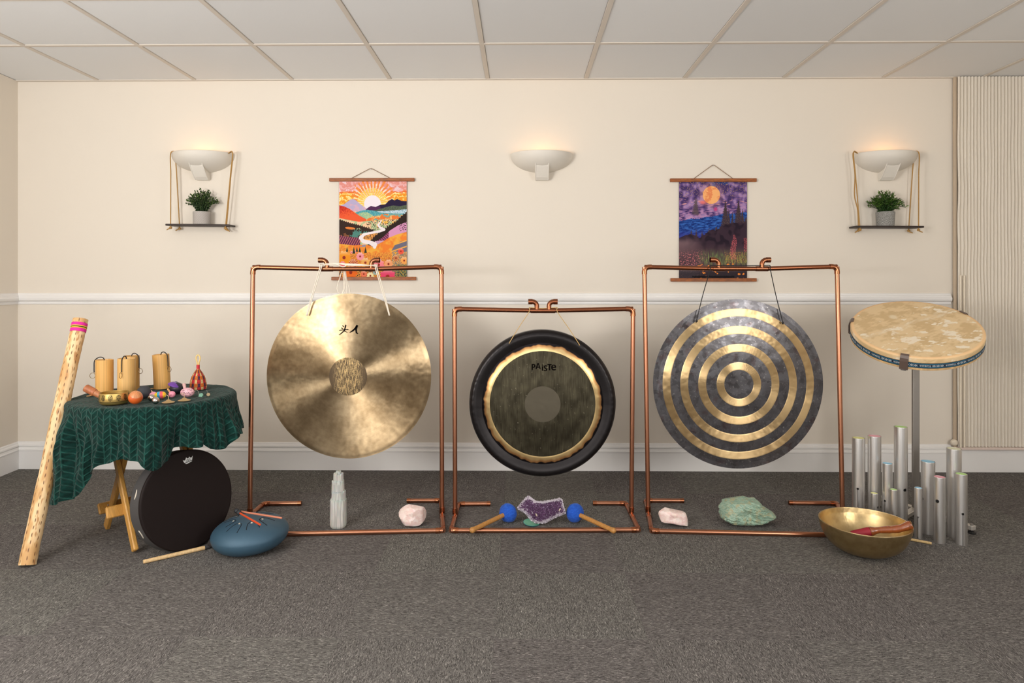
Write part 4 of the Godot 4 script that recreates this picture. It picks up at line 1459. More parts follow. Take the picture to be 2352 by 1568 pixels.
func build_cloth() -> void:
	var m := MB.new()
	var rt := TR + 0.004
	var wob := noise(3.2, 91, 2)
	var wob2 := noise(9.0, 92, 2)
	var uvk := 2.4     # pattern repeats to the metre
	# flat part
	var p := PackedVector3Array()
	var uv := PackedVector2Array()
	var na := 240
	for r in 22:
		var rr := rt * r / 21.0
		for j in na + 1:
			var a := TAU * (j % na) / na
			var x := rr * cos(a)
			var z := rr * sin(a)
			p.append(Vector3(x, wob2.get_noise_2d(x, z) * 0.003, z))
			uv.append(Vector2(x, z) * uvk)
	m.grid(p, 22, na + 1, uv, true, true)
	# hanging part with folds
	p = PackedVector3Array()
	uv = PackedVector2Array()
	var rows := 56
	na = 420
	for r in rows + 1:
		for j in na + 1:
			var a := TAU * (j % na) / na
			var drop := cloth_drop(a) + 0.010 * wob.get_noise_2d(cos(a) * 1.2, sin(a) * 1.2)
			var t := drop * r / rows
			var deg := rad_to_deg(a)
			# folds gather below the rim
			var k := ss(0.02, 0.2, t)
			var f := sin(a * 11.0 + 1.2 + 1.6 * wob.get_noise_1d(a * 1.3)) * 0.6 + sin(a * 6.0 + 0.6) * 0.5 + 0.5 * wob.get_noise_2d(cos(a) * 1.5 + t, sin(a) * 1.5)
			var amp := 0.047 * k
			var flare := 0.085 * t
			var corner := exp(-pow((deg - 136.0) / 24.0, 2.0)) * -0.018 * ss(0.05, 0.4, t)
			var right := exp(-pow((deg - 12.0) / 22.0, 2.0)) * 0.022 * ss(0.03, 0.18, t)
			right += exp(-pow((deg - 350.0) / 30.0, 2.0)) * 0.02 * ss(0.03, 0.18, t)
			var bend := 0.02
			var rad := rt
			var y := -t
			if t < bend * PI / 2:
				rad = rt + bend * sin(t / bend)
				y = -bend * (1.0 - cos(t / bend))
			else:
				rad = rt + bend
				y = -bend - (t - bend * PI / 2)
			rad += f * amp + flare + corner + right - 0.012 * k
			var x := rad * cos(a)
			var z := rad * sin(a)
			var edge := ss(drop - 0.014, drop, t)
			rad -= 0.008 * edge
			var rim_y := wob2.get_noise_2d(rt * cos(a), rt * sin(a)) * 0.003
			p.append(Vector3(x, y + rim_y * ss(0.05, 0.0, t) + wob2.get_noise_3d(x, y * 1.5, z) * 0.003 * k, z))
			uv.append(Vector2(TAU * j / na * rt * uvk * 1.02 * 1.0, (rt + t) * uvk))
	m.grid(p, rows + 1, na + 1, uv, true, true)
	# chevrons of paired leaves pressed into a velvet pile
	var leaf := func(x: float, y: float) -> float:
		# height of the pile, 0 in the seams
		var u := fposmod(x / 64.0, 1.0)
		var side := absf(u - 0.5) * 2.0
		var v := fposmod(y / 32.0 + side * 0.9, 1.0)
		var seam := minf(minf(side, 1.0 - side) * 0.5 * 64.0, minf(v, 1.0 - v) * 32.0 * 0.75)
		return ss(0.6, 5.5, seam)
	var nz := noise(0.03, 95, 3)
	var nz2 := noise(0.4, 96, 2)
	var vt := tex(512, 512, func(x, y):
		var h: float = leaf.call(x, y)
		var k: float = 0.5 + 0.5 * nz.get_noise_2d(x, y) + 0.35 * nz2.get_noise_2d(x, y)
		var c := c8(30, 69, 62).lerp(c8(12, 45, 40), ss(0.0, 0.75, h))
		return c * (0.6 + 0.8 * k))
	var img := Image.create(512, 512, false, Image.FORMAT_L8)
	for y in 512:
		for x in 512:
			var h: float = leaf.call(float(x), float(y)) * 0.8 + 0.12 * nz2.get_noise_2d(x, y) + 0.1
			img.set_pixel(x, y, Color(h, h, h))
	img.convert(Image.FORMAT_RGBA8)
	img.bump_map_to_normal_map(4.0)
	var vm := mat(Color.WHITE, 0.85)
	vm.albedo_texture = vt
	vm.metallic_specular = 0.2
	vm.normal_enabled = true
	vm.normal_texture = ImageTexture.create_from_image(img)
	vm.normal_scale = 1.0
	vm.rim_enabled = true
	vm.rim = 0.22
	vm.rim_tint = 0.7
	var o := solo("tablecloth", m, vm, "dark green velvet cloth with a leaf chevron pattern, draped over the round table", "tablecloth", Vector3(table_at.x, TABLE, table_at.z))
	o.mesh = m.mesh()

# point of the cloth top seen at a pixel
func on_table(x: float, y: float) -> Vector3:
	return ground(x, y, TABLE + 0.002)

func chime(px: float, py: float, wide: float, tall: float, lean: float, hang: Vector2, label: String, tone: Color) -> void:
	# bamboo tube standing on the cloth with a looped black cord; hang: where the cord falls, x and depth
	var b := on_table(px, py)
	b.y = TABLE + 0.003
	var d := (b - Vector3(0, EYE, 0)).length()
	var dep := -(cam_basis.inverse() * (b - Vector3(0, EYE, 0))).z
	var r := wide * 0.5 / F * dep
	var h := tall / F * dep
	var o := thing("bamboo_chime", label, "chime", b, "bamboo tube chimes on the green cloth", Basis(Vector3.BACK, -lean))
	var m := MB.new()
	m.lathe(PackedVector2Array([Vector2(0, 0.002), Vector2(r - 0.007, 0.002), Vector2(r - 0.006, 0.0), Vector2(r - 0.001, 0.0), Vector2(r, 0.001), Vector2(r, h - 0.001), Vector2(r - 0.001, h), Vector2(r - 0.005, h), Vector2(r - 0.006, h - 0.004)]), 48)
	var g := noise(0.06, int(px), 3)
	var bm := mat(tone, 0.42)
	bm.albedo_texture = tex(256, 64, func(x, y):
		var k: float = 0.93 + 0.10 * g.get_noise_2d(x * 2.2, y * 0.12) + 0.04 * g.get_noise_2d(x * 9.0, y * 0.4)
		return Color(k, k * 0.96, k * 0.86))
	bm.uv1_scale = Vector3(2, 3, 1)
	part("bamboo_tube", m, bm, o)
	m = MB.new()
	m.lathe(PackedVector2Array([Vector2(r - 0.005, h - 0.004), Vector2(0.003, h - 0.003), Vector2(0, h - 0.003)]), 32)
	part("top_disc", m, mat(tone.darkened(0.15), 0.55), o)
	m = MB.new()
	var e := Vector3(hang.x, 0, hang.y)
	var n2 := e.normalized()
	var pts := PackedVector3Array([Vector3(0, h - 0.004, 0), Vector3(0, h + 0.008, 0) + n2 * r * 0.15, n2 * r * 0.6 + Vector3(0, h + 0.011, 0), n2 * (r + 0.004) + Vector3(0, h - 0.004, 0), n2 * (r + 0.0065) + Vector3(0, h - 0.035, 0), n2 * (r + 0.006) + Vector3(0, h - 0.058, 0)])
	m.tube(spline(pts, 6), PackedFloat32Array([0.0022]), 8)
	part("cord", m, M.black, o)
	m = MB.new()
	var ring := PackedVector3Array()
	var side := n2.cross(Vector3.UP) * (1.0 if absf(e.x) < absf(e.y) else 0.0) + n2 * (1.0 if absf(e.x) >= absf(e.y) else 0.0)
	var cc := n2 * (r + 0.0065) + Vector3(0, h - 0.072, 0)
	if absf(e.x) >= absf(e.y):
		cc += n2 * 0.006
	for k in 25:
		ring.append(cc + side * cos(TAU * k / 24.0) * 0.0115 + Vector3.UP * sin(TAU * k / 24.0) * 0.0125)
	m.tube(ring, PackedFloat32Array([0.0012]), 6, false)
	part("key_ring", m, mat(c8(150, 128, 88), 0.35, 1.0), o)

func build_table_things() -> void:
	var wt := c8(240, 192, 122)
	chime(240, 907, 36.5, 81, 0.0, Vector2(-1.0, 0.25), "bamboo tube chime behind the small patterned bowl, its ring hanging on its outer side", wt)
	chime(290.5, 907, 37, 84, 0.0, Vector2(0.05, 1.0), "bamboo tube chime with its key ring hanging down its front", wt.lightened(0.12))
	chime(302, 897, 33, 80, 0.0, Vector2(1.0, 0.15), "bamboo tube chime half hidden behind another one", wt.darkened(0.12))
	chime(373, 892, 35.5, 78, -0.05, Vector2(1.0, 0.35), "bamboo tube chime standing by itself between the dark balls and the basket shaker", wt.darkened(0.03))
	# small engraved bowl and its striker
	var b := on_table(246, 933)
	b.z -= 0.05
	b.y = TABLE + 0.004
	var o := thing("singing_bowl", "small brass singing bowl with dark engraved medallions, on the green cloth", "bowl", b)
	var m := MB.new()
	m.lathe(PackedVector2Array([Vector2(0, 0), Vector2(0.045, 0), Vector2(0.053, 0.006), Vector2(0.0575, 0.018), Vector2(0.058, 0.032), Vector2(0.0555, 0.046), Vector2(0.0555, 0.049), Vector2(0.052, 0.049), Vector2(0.052, 0.045), Vector2(0.0545, 0.03), Vector2(0.05, 0.012), Vector2(0.04, 0.005), Vector2(0, 0.004)]), 64)
	var em := mat(Color.WHITE, 0.42, 0.9)
	var gl := noise(0.16, 55, 2)
	em.albedo_texture = tex(512, 128, func(x, y):
		# medallions with squiggles on the belly
		var c := c8(216, 184, 112)
		var v: float = (y - 64.0)
		var u: float = fmod(x, 64.0) - 32.0
		var r := Vector2(u, v * 0.62).length()
		if r < 20.0:
			c = c8(52, 46, 38)
			if gl.get_noise_2d(x * 1.3 + 20, y * 0.8) > 0.12:
				c = c8(216, 186, 112)
		elif gl.get_noise_2d(x * 2.0, y * 1.1) > 0.36 and absf(v) < 34:
			c = c8(120, 92, 48)
		if absf(absf(v) - 44.0) < 3.0:
			c = c8(96, 74, 40)
		return c)
	em.uv1_scale = Vector3(1.5, 19.0, 1)
	em.uv1_offset = Vector3(0.12, 0.07, 0)
	part("bowl", m, em, o)
	var a1 := on_table(246, 915) + Vector3(0, 0.016, -0.04)
	var dep := -(cam_basis.inverse() * (b - Vector3(0, EYE, 0))).z
	var tip := at(196, 890, dep + 0.01)
	var low := at(243, 915, dep + 0.01)
	o = thing("bowl_striker", "two-tone wooden striker leaning in the small brass bowl", "striker", low)
	var dirv := (tip - low)
	part("shaft", rod(Vector3.ZERO - dirv * 0.1, dirv * 0.55, 0.011, 20, 0.0135), wood_mat(c8(196, 130, 88), 17), o)
	m = MB.new()
	m.tube(PackedVector3Array([dirv * 0.52, dirv * 0.56, dirv * 0.95, dirv * 0.99, dirv]), PackedFloat32Array([0.0145, 0.0165, 0.0165, 0.015, 0.011]), 20)
	part("grip", m, wood_mat(c8(186, 112, 70), 18), o)
	# orange wooden shaker ball with a pale cut face
	var q := on_table(305, 931)
	o = thing("shaker_ball", "glossy orange wooden shaker ball with a pale cut face, nearest the small bowl", "shaker", Vector3(q.x, TABLE + 0.004, q.z - 0.02))
	var r := 0.0282
	m = MB.new()
	m.ball(Vector3(0, r, 0), Vector3(r, r, r), 40, 26)
	var om := mat(c8(208, 92, 26), 0.16)
	om.clearcoat_enabled = true
	part("ball", m, om, o)
	m = MB.new()
	m.xf = Transform3D(aim(Vector3(0.35, 0.75, 0.45)), Vector3(0, r, 0))
	var cap := PackedVector2Array()
	for k in 9:
		var g := deg_to_rad(52.0) * (8 - k) / 8.0
		cap.append(Vector2(sin(g) * (r + 0.0007), cos(g) * (r + 0.0007)))
	m.lathe(cap, 32)
	part("cut_face", m, wood_mat(c8(224, 150, 100), 21, 0.4), o)
	simple_ball("rubber_ball", Vector2(326.5, 918), 0.0292, c8(54, 55, 60), 0.7, "matt charcoal ball behind the orange shaker ball", "ball")
	simple_ball("bead_shaker", Vector2(350, 917.5), 0.0158, c8(226, 150, 170), 0.5, "small pink ball between the charcoal ball and the striped egg", "ball", true)
	simple_ball("metal_ball", Vector2(346, 923), 0.0150, c8(196, 186, 180), 0.26, "small silver ball touching the striped egg, rear one of two", "metal ball", false, 1.0)
	simple_ball("metal_ball", Vector2(355.5, 929.5), 0.0150, c8(200, 190, 184), 0.24, "small silver ball nearest the table edge, front one of two", "metal ball", false, 1.0)
	# striped egg shaker
	q = on_table(363.5, 918.5)
	o = thing("egg_shaker", "egg shaker striped yellow, blue and coral", "shaker", Vector3(q.x, TABLE + 0.004, q.z - 0.018), "", Basis(Vector3.UP, 0.25) * Basis(Vector3.BACK, -PI / 2 + 0.12))
	o.position.y += 0.0165
	var cuts := [-0.027, -0.0105, 0.001, 0.0125, 0.0235]
	var cols := [c8(244, 206, 20), c8(46, 160, 200), c8(238, 92, 100), c8(240, 190, 40)]
	for k in 4:
		m = MB.new()
		var pf := PackedVector2Array()
		for s in 9:
			var y := lerpf(cuts[k], cuts[k + 1], s / 8.0)
			var hh := y / (0.027 if y < 0 else 0.0235)
			pf.append(Vector2(0.0168 * sqrt(maxf(0.0, 1.0 - hh * hh)), y))
		m.lathe(pf, 32)
		part("stripe", m, mat(cols[k], 0.35), o)
	# pink bead on a wooden peg
	q = on_table(389, 915)
	o = thing("bead_shaker", "small pink bead with a wooden peg, in front of the purple and black ball", "shaker", Vector3(q.x, TABLE + 0.004, q.z - 0.015))
	m = MB.new()
	m.ball(Vector3(0.004, 0.0145, 0), Vector3(0.0145, 0.0145, 0.0145), 28, 18)
	part("bead", m, mat(c8(236, 150, 172), 0.35), o)
	part("peg", rod(Vector3(-0.004, 0.02, -0.002), Vector3(-0.021, 0.036, -0.012), 0.0042, 12), wood_mat(c8(222, 170, 110), 22), o)
	m = MB.new()
	m.tube(PackedVector3Array([Vector3(0.006, 0.013, 0.0135), Vector3(0.0064, 0.0128, 0.0152)]), PackedFloat32Array([0.0042, 0.003]), 14)
	part("eyelet", m, mat(c8(190, 110, 124), 0.4), o)
	# black ball in a purple wrap
	q = on_table(401, 907)
	o = thing("wrapped_ball", "black ball with a purple band beside the pink stitched shaker", "ball", Vector3(q.x, TABLE + 0.004, q.z - 0.02))
	m = MB.new()
	m.ball(Vector3(0, 0.026, 0), Vector3(0.031, 0.027, 0.028), 36, 22)
	part("ball", m, mat(c8(40, 38, 46), 0.45), o)
	m = MB.new()
	m.xf = Transform3D(Basis(Vector3.BACK, -0.28), Vector3(-0.006, 0.04, 0))
	m.lathe(PackedVector2Array([Vector2(0, -0.002), Vector2(0.03, -0.004), Vector2(0.033, -0.001), Vector2(0.031, 0.004), Vector2(0.02, 0.011), Vector2(0.0, 0.014)]), 36)
	part("band", m, mat(c8(104, 58, 150), 0.4), o)
	m = MB.new()
	m.ball(Vector3(-0.004, 0.054, 0), Vector3(0.007, 0.005, 0.007), 14, 10)
	part("button", m, mat(c8(120, 112, 130), 0.4), o)
	# pink stitched shaker with a handle
	q = on_table(425.5, 914)
	o = thing("stitched_shaker", "pink oval shaker with dark stitching and a stubby handle", "shaker", Vector3(q.x, TABLE + 0.004, q.z - 0.02))
	m = MB.new()
	m.ball(Vector3(0, 0.0205, 0), Vector3(0.0305, 0.021, 0.024), 40, 24)
	var pm := mat(Color.WHITE, 0.5)
	var gv := noise(0.09, 65, 2)
	pm.albedo_texture = tex(128, 96, func(x, y):
		var k: float = gv.get_noise_2d(x, y * 1.5)
		return c8(232, 178, 188) if k < 0.26 else c8(150, 104, 116))
	part("body", m, pm, o)
	m = MB.new()
	for k in 13:
		var t := -1.0 + 2.0 * k / 12.0
		var zz := 0.0242 * sqrt(maxf(0.0, 1.0 - t * t * 0.86))
		var x0 := t * 0.027
		m.tube(PackedVector3Array([Vector3(x0 - 0.0018, 0.0205 + (0.0022 if k % 2 == 0 else -0.001), zz + 0.0004), Vector3(x0 + 0.0018, 0.0205 + (-0.001 if k % 2 == 0 else 0.0022), zz + 0.0004)]), PackedFloat32Array([0.0008]), 6)
	part("stitching", m, M.black, o)
	part("handle", rod(Vector3(-0.017, 0.032, -0.012), Vector3(-0.030, 0.052, -0.03), 0.0055, 14, 0.008), mat(c8(206, 164, 160), 0.55), o)
	# two little bronze cymbals joined by a cord
	finger_cymbal(Vector2(386.5, 925), "bronze finger cymbal with its cord curling up, next to the silver balls")
	finger_cymbal(Vector2(423, 920.5), "bronze finger cymbal below the pink stitched shaker")
	# caxixi
	q = on_table(450.5, 896)
	o = thing("basket_shaker", "red and orange woven basket shaker with a looped straw handle", "shaker", Vector3(q.x, TABLE + 0.004, q.z - 0.02))
	m = MB.new()
	var k1 := 1.0
	m.lathe(PackedVector2Array([Vector2(0, 0.004), Vector2(0.035, 0.0), Vector2(0.0385, 0.003), Vector2(0.0385, 0.012), Vector2(0.0372, 0.028), Vector2(0.0345, 0.045), Vector2(0.029, 0.062), Vector2(0.021, 0.077), Vector2(0.013, 0.089), Vector2(0.0075, 0.097), Vector2(0.0062, 0.102)]), 48, 0, TAU, 1.0, 0.3)
	var bk := mat(Color.WHITE, 0.65)
	var bkt := func(x: float, y: float) -> Color:
		var row := int(y / 3.0)
		var bandk := int(y / 22.0)
		var on := fmod(x + (16.0 if bandk % 2 == 0 else 0.0), 32.0) < 13.0
		var c := c8(206, 40, 44)
		if bandk % 2 == 0:
			c = c8(86, 34, 74) if on else c8(236, 122, 34)
		else:
			c = c8(240, 210, 140) if on else c8(214, 44, 48)
		return c * (1.0 if row % 2 == 0 else 0.78)
	bk.albedo_texture = tex(256, 128, func(x, y): return bkt.call(float(x), float(y)))
	var bh := Image.create(256, 128, false, Image.FORMAT_RGBA8)
	for y in 128:
		for x in 256:
			var h := 0.5 + 0.5 * sin(TAU * y / 6.0) * (0.7 + 0.3 * sin(TAU * x / 10.7))
			bh.set_pixel(x, y, Color(h, h, h))
	bh.bump_map_to_normal_map(4.0)
	bk.normal_enabled = true
	bk.normal_texture = ImageTexture.create_from_image(bh)
	bk.uv1_scale = Vector3(1, 9.5, 1)
	part("basket", m, bk, o)
	m = MB.new()
	m.lathe(PackedVector2Array([Vector2(0.0066, 0.097), Vector2(0.0074, 0.100), Vector2(0.0074, 0.116), Vector2(0.0064, 0.118), Vector2(0, 0.118)]), 20)
	part("binding", m, mat(c8(200, 40, 50), 0.6), o)
	m = MB.new()
	var lp := spline(PackedVector3Array([Vector3(-0.003, 0.115, 0), Vector3(-0.005, 0.13, 0), Vector3(-0.0098, 0.148, 0), Vector3(-0.006, 0.161, 0), Vector3(0, 0.164, 0), Vector3(0.006, 0.161, 0), Vector3(0.0098, 0.148, 0), Vector3(0.005, 0.13, 0), Vector3(0.003, 0.115, 0)]), 6)
	m.tube(lp, PackedFloat32Array([0.0033]), 8)
	part("loop_handle", m, mat(c8(232, 200, 128), 0.6), o)
	# pendant and bead on cords, sticks on the cloth
	q = on_table(460.5, 914)
	o = thing("stone_pendant", "pale green stone pendant on a thin cord, in front of the basket shaker", "pendant", Vector3(q.x, TABLE + 0.004, q.z - 0.006))
	m = MB.new()
	m.xf = Transform3D(Basis(Vector3.RIGHT, -0.5), Vector3(0, 0.0105, 0))
	m.prism(PackedVector2Array([Vector2(-0.009, -0.008), Vector2(0.006, -0.0095), Vector2(0.0105, 0.0), Vector2(0.004, 0.009), Vector2(-0.0085, 0.006)]), -0.003, 0.003)
	part("stone", m, mat(c8(100, 146, 124), 0.25), o)
	m = MB.new()
	m.tube(spline(PackedVector3Array([Vector3(-0.008, 0.014, 0), Vector3(-0.015, 0.012, -0.01), Vector3(-0.019, 0.026, -0.012), Vector3(-0.028, 0.03, -0.014), Vector3(-0.038, 0.02, -0.018)]), 5), PackedFloat32Array([0.0008]), 5)
	part("cord", m, mat(c8(150, 150, 130), 0.7), o)
	q = on_table(477, 912)
	o = thing("metal_bead", "small round metal disc bead on a short wire, beside the basket shaker", "bead", Vector3(q.x, TABLE + 0.004, q.z - 0.006))
	m = MB.new()
	m.xf = Transform3D(aim(Vector3(0.4, 0.3, 0.85)), Vector3(0, 0.0085, 0))
	m.lathe(PackedVector2Array([Vector2(0, -0.003), Vector2(0.007, -0.003), Vector2(0.0085, 0), Vector2(0.007, 0.003), Vector2(0, 0.003)]), 24)
	part("disc", m, mat(c8(170, 150, 120), 0.35, 1.0), o)
	part("wire", rod(Vector3(-0.003, 0.013, -0.003), Vector3(-0.017, 0.026, -0.02), 0.0008, 6), M.steel, o)
	for e in [[Vector2(331, 895.5), Vector2(354, 893), "flat pale wooden stick lying behind the charcoal ball"], [Vector2(199, 911), Vector2(217, 908.5), "short flat wooden stick near the tall wooden tube"], [Vector2(259, 907), Vector2(273, 902.5), "short flat wooden stick between two bamboo chimes"]]:
		var p0 := on_table(e[0].x, e[0].y)
		var p1 := on_table(e[1].x, e[1].y)
		var off := (p0 + p1) * 0.5
		off.y = TABLE + 0.0045
		m = MB.new()
		m.tube(PackedVector3Array([(p0 - p1) * 0.5 * Vector3(1, 0, 1), (p0 - p1) * 0.42 * Vector3(1, 0, 1), (p1 - p0) * 0.42 * Vector3(1, 0, 1), (p1 - p0) * 0.5 * Vector3(1, 0, 1)]), PackedFloat32Array([0.002, 0.0055, 0.0055, 0.002]), 12, true, 0.45, Vector3(0, 0, 1))
		solo("wooden_stick", m, wood_mat(c8(226, 178, 116), 24), e[2], "stick", off, "flat sticks on the green cloth")

func simple_ball(called: String, px: Vector2, r: float, col: Color, rough: float, label: String, cat: String, pegged := false, metal := 0.0) -> void:
	var q := on_table(px.x, px.y)
	var o := thing(called, label, cat, Vector3(q.x, TABLE + 0.004, q.z - r * 0.5))
	var m := MB.new()
	m.ball(Vector3(0, r, 0), Vector3(r, r, r), 40, 26)
	part("ball", m, mat(col, rough, metal), o)
	if pegged:
		part("peg", rod(Vector3(-0.006, r * 1.75, -0.003), Vector3(-0.012, r * 2.35, -0.006), 0.0032, 10, 0.001), mat(c8(222, 180, 130), 0.6), o)
	else:
		m = MB.new()
		m.lathe(PackedVector2Array([Vector2(0.0012, r * 2.0 + 0.0002), Vector2(0.0005, r * 2.0 + 0.0004), Vector2(0, r * 2.0 + 0.0004)]), 10)
		part("pole_mark", m, mat(col.darkened(0.3), 0.6, metal), o)

func finger_cymbal(px: Vector2, label: String) -> void:
	var q := on_table(px.x, px.y)
	var o := thing("finger_cymbal", label, "cymbal", Vector3(q.x, TABLE + 0.004, q.z), "finger cymbals on the green cloth")
	var m := MB.new()
	m.lathe(PackedVector2Array([Vector2(0, 0.004), Vector2(0.01, 0.003), Vector2(0.0255, 0.0), Vector2(0.026, 0.0012), Vector2(0.014, 0.0055), Vector2(0.0095, 0.008), Vector2(0.0065, 0.0115), Vector2(0.002, 0.013), Vector2(0, 0.013)]), 36, 0, TAU, 1, 0.6)
	part("dish", m, mat(c8(206, 178, 132), 0.45, 0.9), o)
	m = MB.new()
	m.tube(spline(PackedVector3Array([Vector3(0, 0.012, 0), Vector3(0.001, 0.022, 0), Vector3(-0.003, 0.029, -0.003), Vector3(-0.014, 0.03, -0.008), Vector3(-0.02, 0.022, -0.014)]), 5), PackedFloat32Array([0.0014]), 6)
	part("cord", m, mat(c8(190, 160, 130), 0.8), o)

# ---------------------------------------------------------------- floor, left group
func build_floor_left() -> void:
	# tall rainstick leaning back against the cloth
	var lo := at(63, 1298, 2.77)
	lo.y = 0.004
	var hi := at(184.5, 733, 3.1)
	var o := thing("rainstick", "tall pale rainstick with pink and yellow bands, leaning against the green table", "rainstick", lo)
	var v := hi - lo
	var m := MB.new()
	var wob := noise(3.0, 111, 2)
	var path := PackedVector3Array()
	var rad := PackedFloat32Array()
	for k in 61:
		var t := k / 60.0
		path.append(v * t + Vector3(wob.get_noise_1d(t * 0.8) * 0.003, 0, wob.get_noise_1d(t * 0.8 + 40) * 0.003))
		rad.append(lerpf(0.0315, 0.0300, t) + 0.0012 * wob.get_noise_1d(t * 5.0 + 9))
	m.tube(path, rad, 40, true)
	var g := noise(0.02, 113, 3)
	var rm := mat(Color.WHITE, 0.6)
	var marks := func(x: float, y: float) -> float:
		# rows of oblong scars left by the spines
		var col := floorf(x / 32.0)
		var u := fmod(x, 32.0) - 16.0 + 3.0 * g.get_noise_2d(col * 50.0, y * 0.7)
		var pitch := 30.0
		var vv := fposmod(y + col * 13.0 + 5.0 * g.get_noise_2d(col * 90.0, y * 0.3), pitch) - 15.0
		return ss(1.0, 0.55, Vector2(u / 2.9, vv / 10.5).length())
	rm.albedo_texture = tex(256, 1024, func(x, y):
		var k: float = g.get_noise_2d(x * 0.8, y * 0.25)
		var c := c8(236, 204, 156).lerp(c8(208, 162, 106), ss(-0.1, 0.4, k))
		c = c.lerp(c8(182, 122, 70), ss(0.25, 0.5, g.get_noise_2d(x * 1.6 + 80, y * 0.5)) * 0.7)
		return c.lerp(c8(104, 64, 36), marks.call(float(x), float(y)) * 0.85))
	rm.uv1_scale = Vector3(1, 1, 1)
	part("tube", m, rm, o)
	var bands := [[0.9905, 0.9545, c8(222, 34, 150)], [0.9545, 0.9505, c8(236, 200, 30)], [0.9505, 0.9475, c8(40, 44, 36)], [0.9475, 0.9435, c8(236, 200, 30)]]
	var bs := [[0.982, 0.9685, c8(222, 34, 150)], [0.9685, 0.9645, c8(238, 196, 30)], [0.9645, 0.9605, c8(52, 50, 40)], [0.9605, 0.9565, c8(238, 196, 30)], [0.9565, 0.942, c8(222, 34, 150)]]
	for b in bs:
		m = MB.new()
		m.tube(PackedVector3Array([path[58].lerp(v * float(b[0]), 1.0), v * lerpf(b[0], b[1], 0.1), v * lerpf(b[0], b[1], 0.9), v * float(b[1])]), PackedFloat32Array([0.031, 0.0322, 0.0322, 0.031]), 36, false)
		m.xf = Transform3D.IDENTITY
		var pt := part("band", m, mat(b[2], 0.7), o)
		pt.position = path[58] - v * (58.0 / 60.0)
	m = MB.new()
	m.tube(PackedVector3Array([path[60] - v * 0.002, path[60] + v * 0.0012]), PackedFloat32Array([0.022]), 24)
	part("end_plug", m, mat(c8(196, 150, 100), 0.7), o)
	m = MB.new()
	m.tube(PackedVector3Array([path[60], path[60] + v * 0.0022]), PackedFloat32Array([0.006]), 12)
	part("nail", m, M.black, o)

	# black frame drum propped on its edge
	var az := deg_to_rad(58.0)
	var el := deg_to_rad(9.0)
	var n := Vector3(sin(az) * cos(el), sin(el), cos(az) * cos(el))
	var R := 0.211
	var c := at(433, 1144, 2.955)
	c.y = R * cos(el) + 0.002
	o = thing("frame_drum", "large black frame drum propped on edge beside the folding table", "drum", c, "", aim_z(n))
	var turn := Transform3D(Basis(Vector3.RIGHT, PI / 2), Vector3.ZERO)
	var shell := MB.new()
	shell.xf = turn
	shell.lathe(PackedVector2Array([Vector2(R - 0.012, -0.08), Vector2(R - 0.004, -0.08), Vector2(R, -0.077), Vector2(R, -0.004), Vector2(R - 0.0025, 0.0)]), 120)
	shell.lathe(PackedVector2Array([Vector2(R - 0.012, -0.004), Vector2(R - 0.012, -0.08)]), 96)
	part("shell", shell, mat(c8(74, 72, 72), 0.55), o, "dark grey shell")
	var head := MB.new()
	head.xf = turn
	head.lathe(PackedVector2Array([Vector2(R - 0.001, -0.012), Vector2(R + 0.0008, -0.010), Vector2(R + 0.0008, -0.003), Vector2(R - 0.002, 0.001), Vector2(R - 0.008, 0.0018), Vector2(0, 0.0012)]), 120, 0, TAU, 1, 0.3)
	var hm := mat(c8(30, 22, 21), 0.6)
	hm.metallic_specular = 0.3
	part("drum_head", head, hm, o, "black drum head")
	for k in 2:
		var a := deg_to_rad(160.0 if k == 0 else 206.0)
		m = MB.new()
		m.xf = Transform3D(aim_z(Vector3(cos(a), sin(a), 0)), Vector3(cos(a), sin(a), 0) * (R + 0.0005) + Vector3(0, 0, -0.045))
		var cres := PackedVector2Array()
		for q in 11:
			var t := -1.0 + 2.0 * q / 10.0
			cres.append(Vector2(0.006 * (1.0 - t * t), t * 0.02))
		for q in 9:
			var t := 0.8 - 1.6 * q / 8.0
			cres.append(Vector2(0.001 * (1.0 - t * t) - 0.001, t * 0.02))
		m.prism(cres, -0.002, 0.0015)
		part("peg_plate", m, mat(c8(226, 216, 200), 0.4), o)
	# white crown badge on the head
	var logo := MB.new()
	var lw := mat(c8(226, 228, 226), 0.5)
	var crown := PackedVector2Array([Vector2(-14.0, 3.5), Vector2(-11, 2.3), Vector2(-9.5, 2.2), Vector2(-7.2, 4.4), Vector2(-6.2, 7.4), Vector2(-5.6, 8.0), Vector2(-4.2, 6.2), Vector2(-1.8, 4.9), Vector2(0.2, 5.6), Vector2(1.6, 7.6), Vector2(2.2, 8.8), Vector2(3.2, 6.8), Vector2(5.0, 5.6), Vector2(7.2, 5.4), Vector2(9.2, 7.4), Vector2(10.4, 8.8), Vector2(8.4, 0.4), Vector2(8.0, -0.2), Vector2(-10.0, -3.2), Vector2(-11.4, -2.6)])
	var sc := 2.955 / F * 1.06
	var cr2 := PackedVector2Array()
	for q in crown:
		cr2.append(Vector2(q.x + 2.0, q.y) * sc * 0.95)
	logo.prism(cr2, 0.0, 0.0005)
	var foot := PackedVector2Array([Vector2(-8.2, -5.0), Vector2(-7.0, -4.4), Vector2(8.6, -1.8), Vector2(9.2, -2.6), Vector2(7.0, -3.6), Vector2(1.5, -5.0), Vector2(-2, -6.4), Vector2(-6.0, -6.4)])
	cr2 = PackedVector2Array()
	for q in foot:
		cr2.append(Vector2(q.x + 1.0, q.y) * sc * 0.95)
	logo.prism(cr2, 0.0, 0.0005)
	var lg := part("crown_badge", logo, lw, o, "white crown emblem")
	lg.position = Vector3(0.012, R - 0.047, 0.0016)
	var cutout := MB.new()
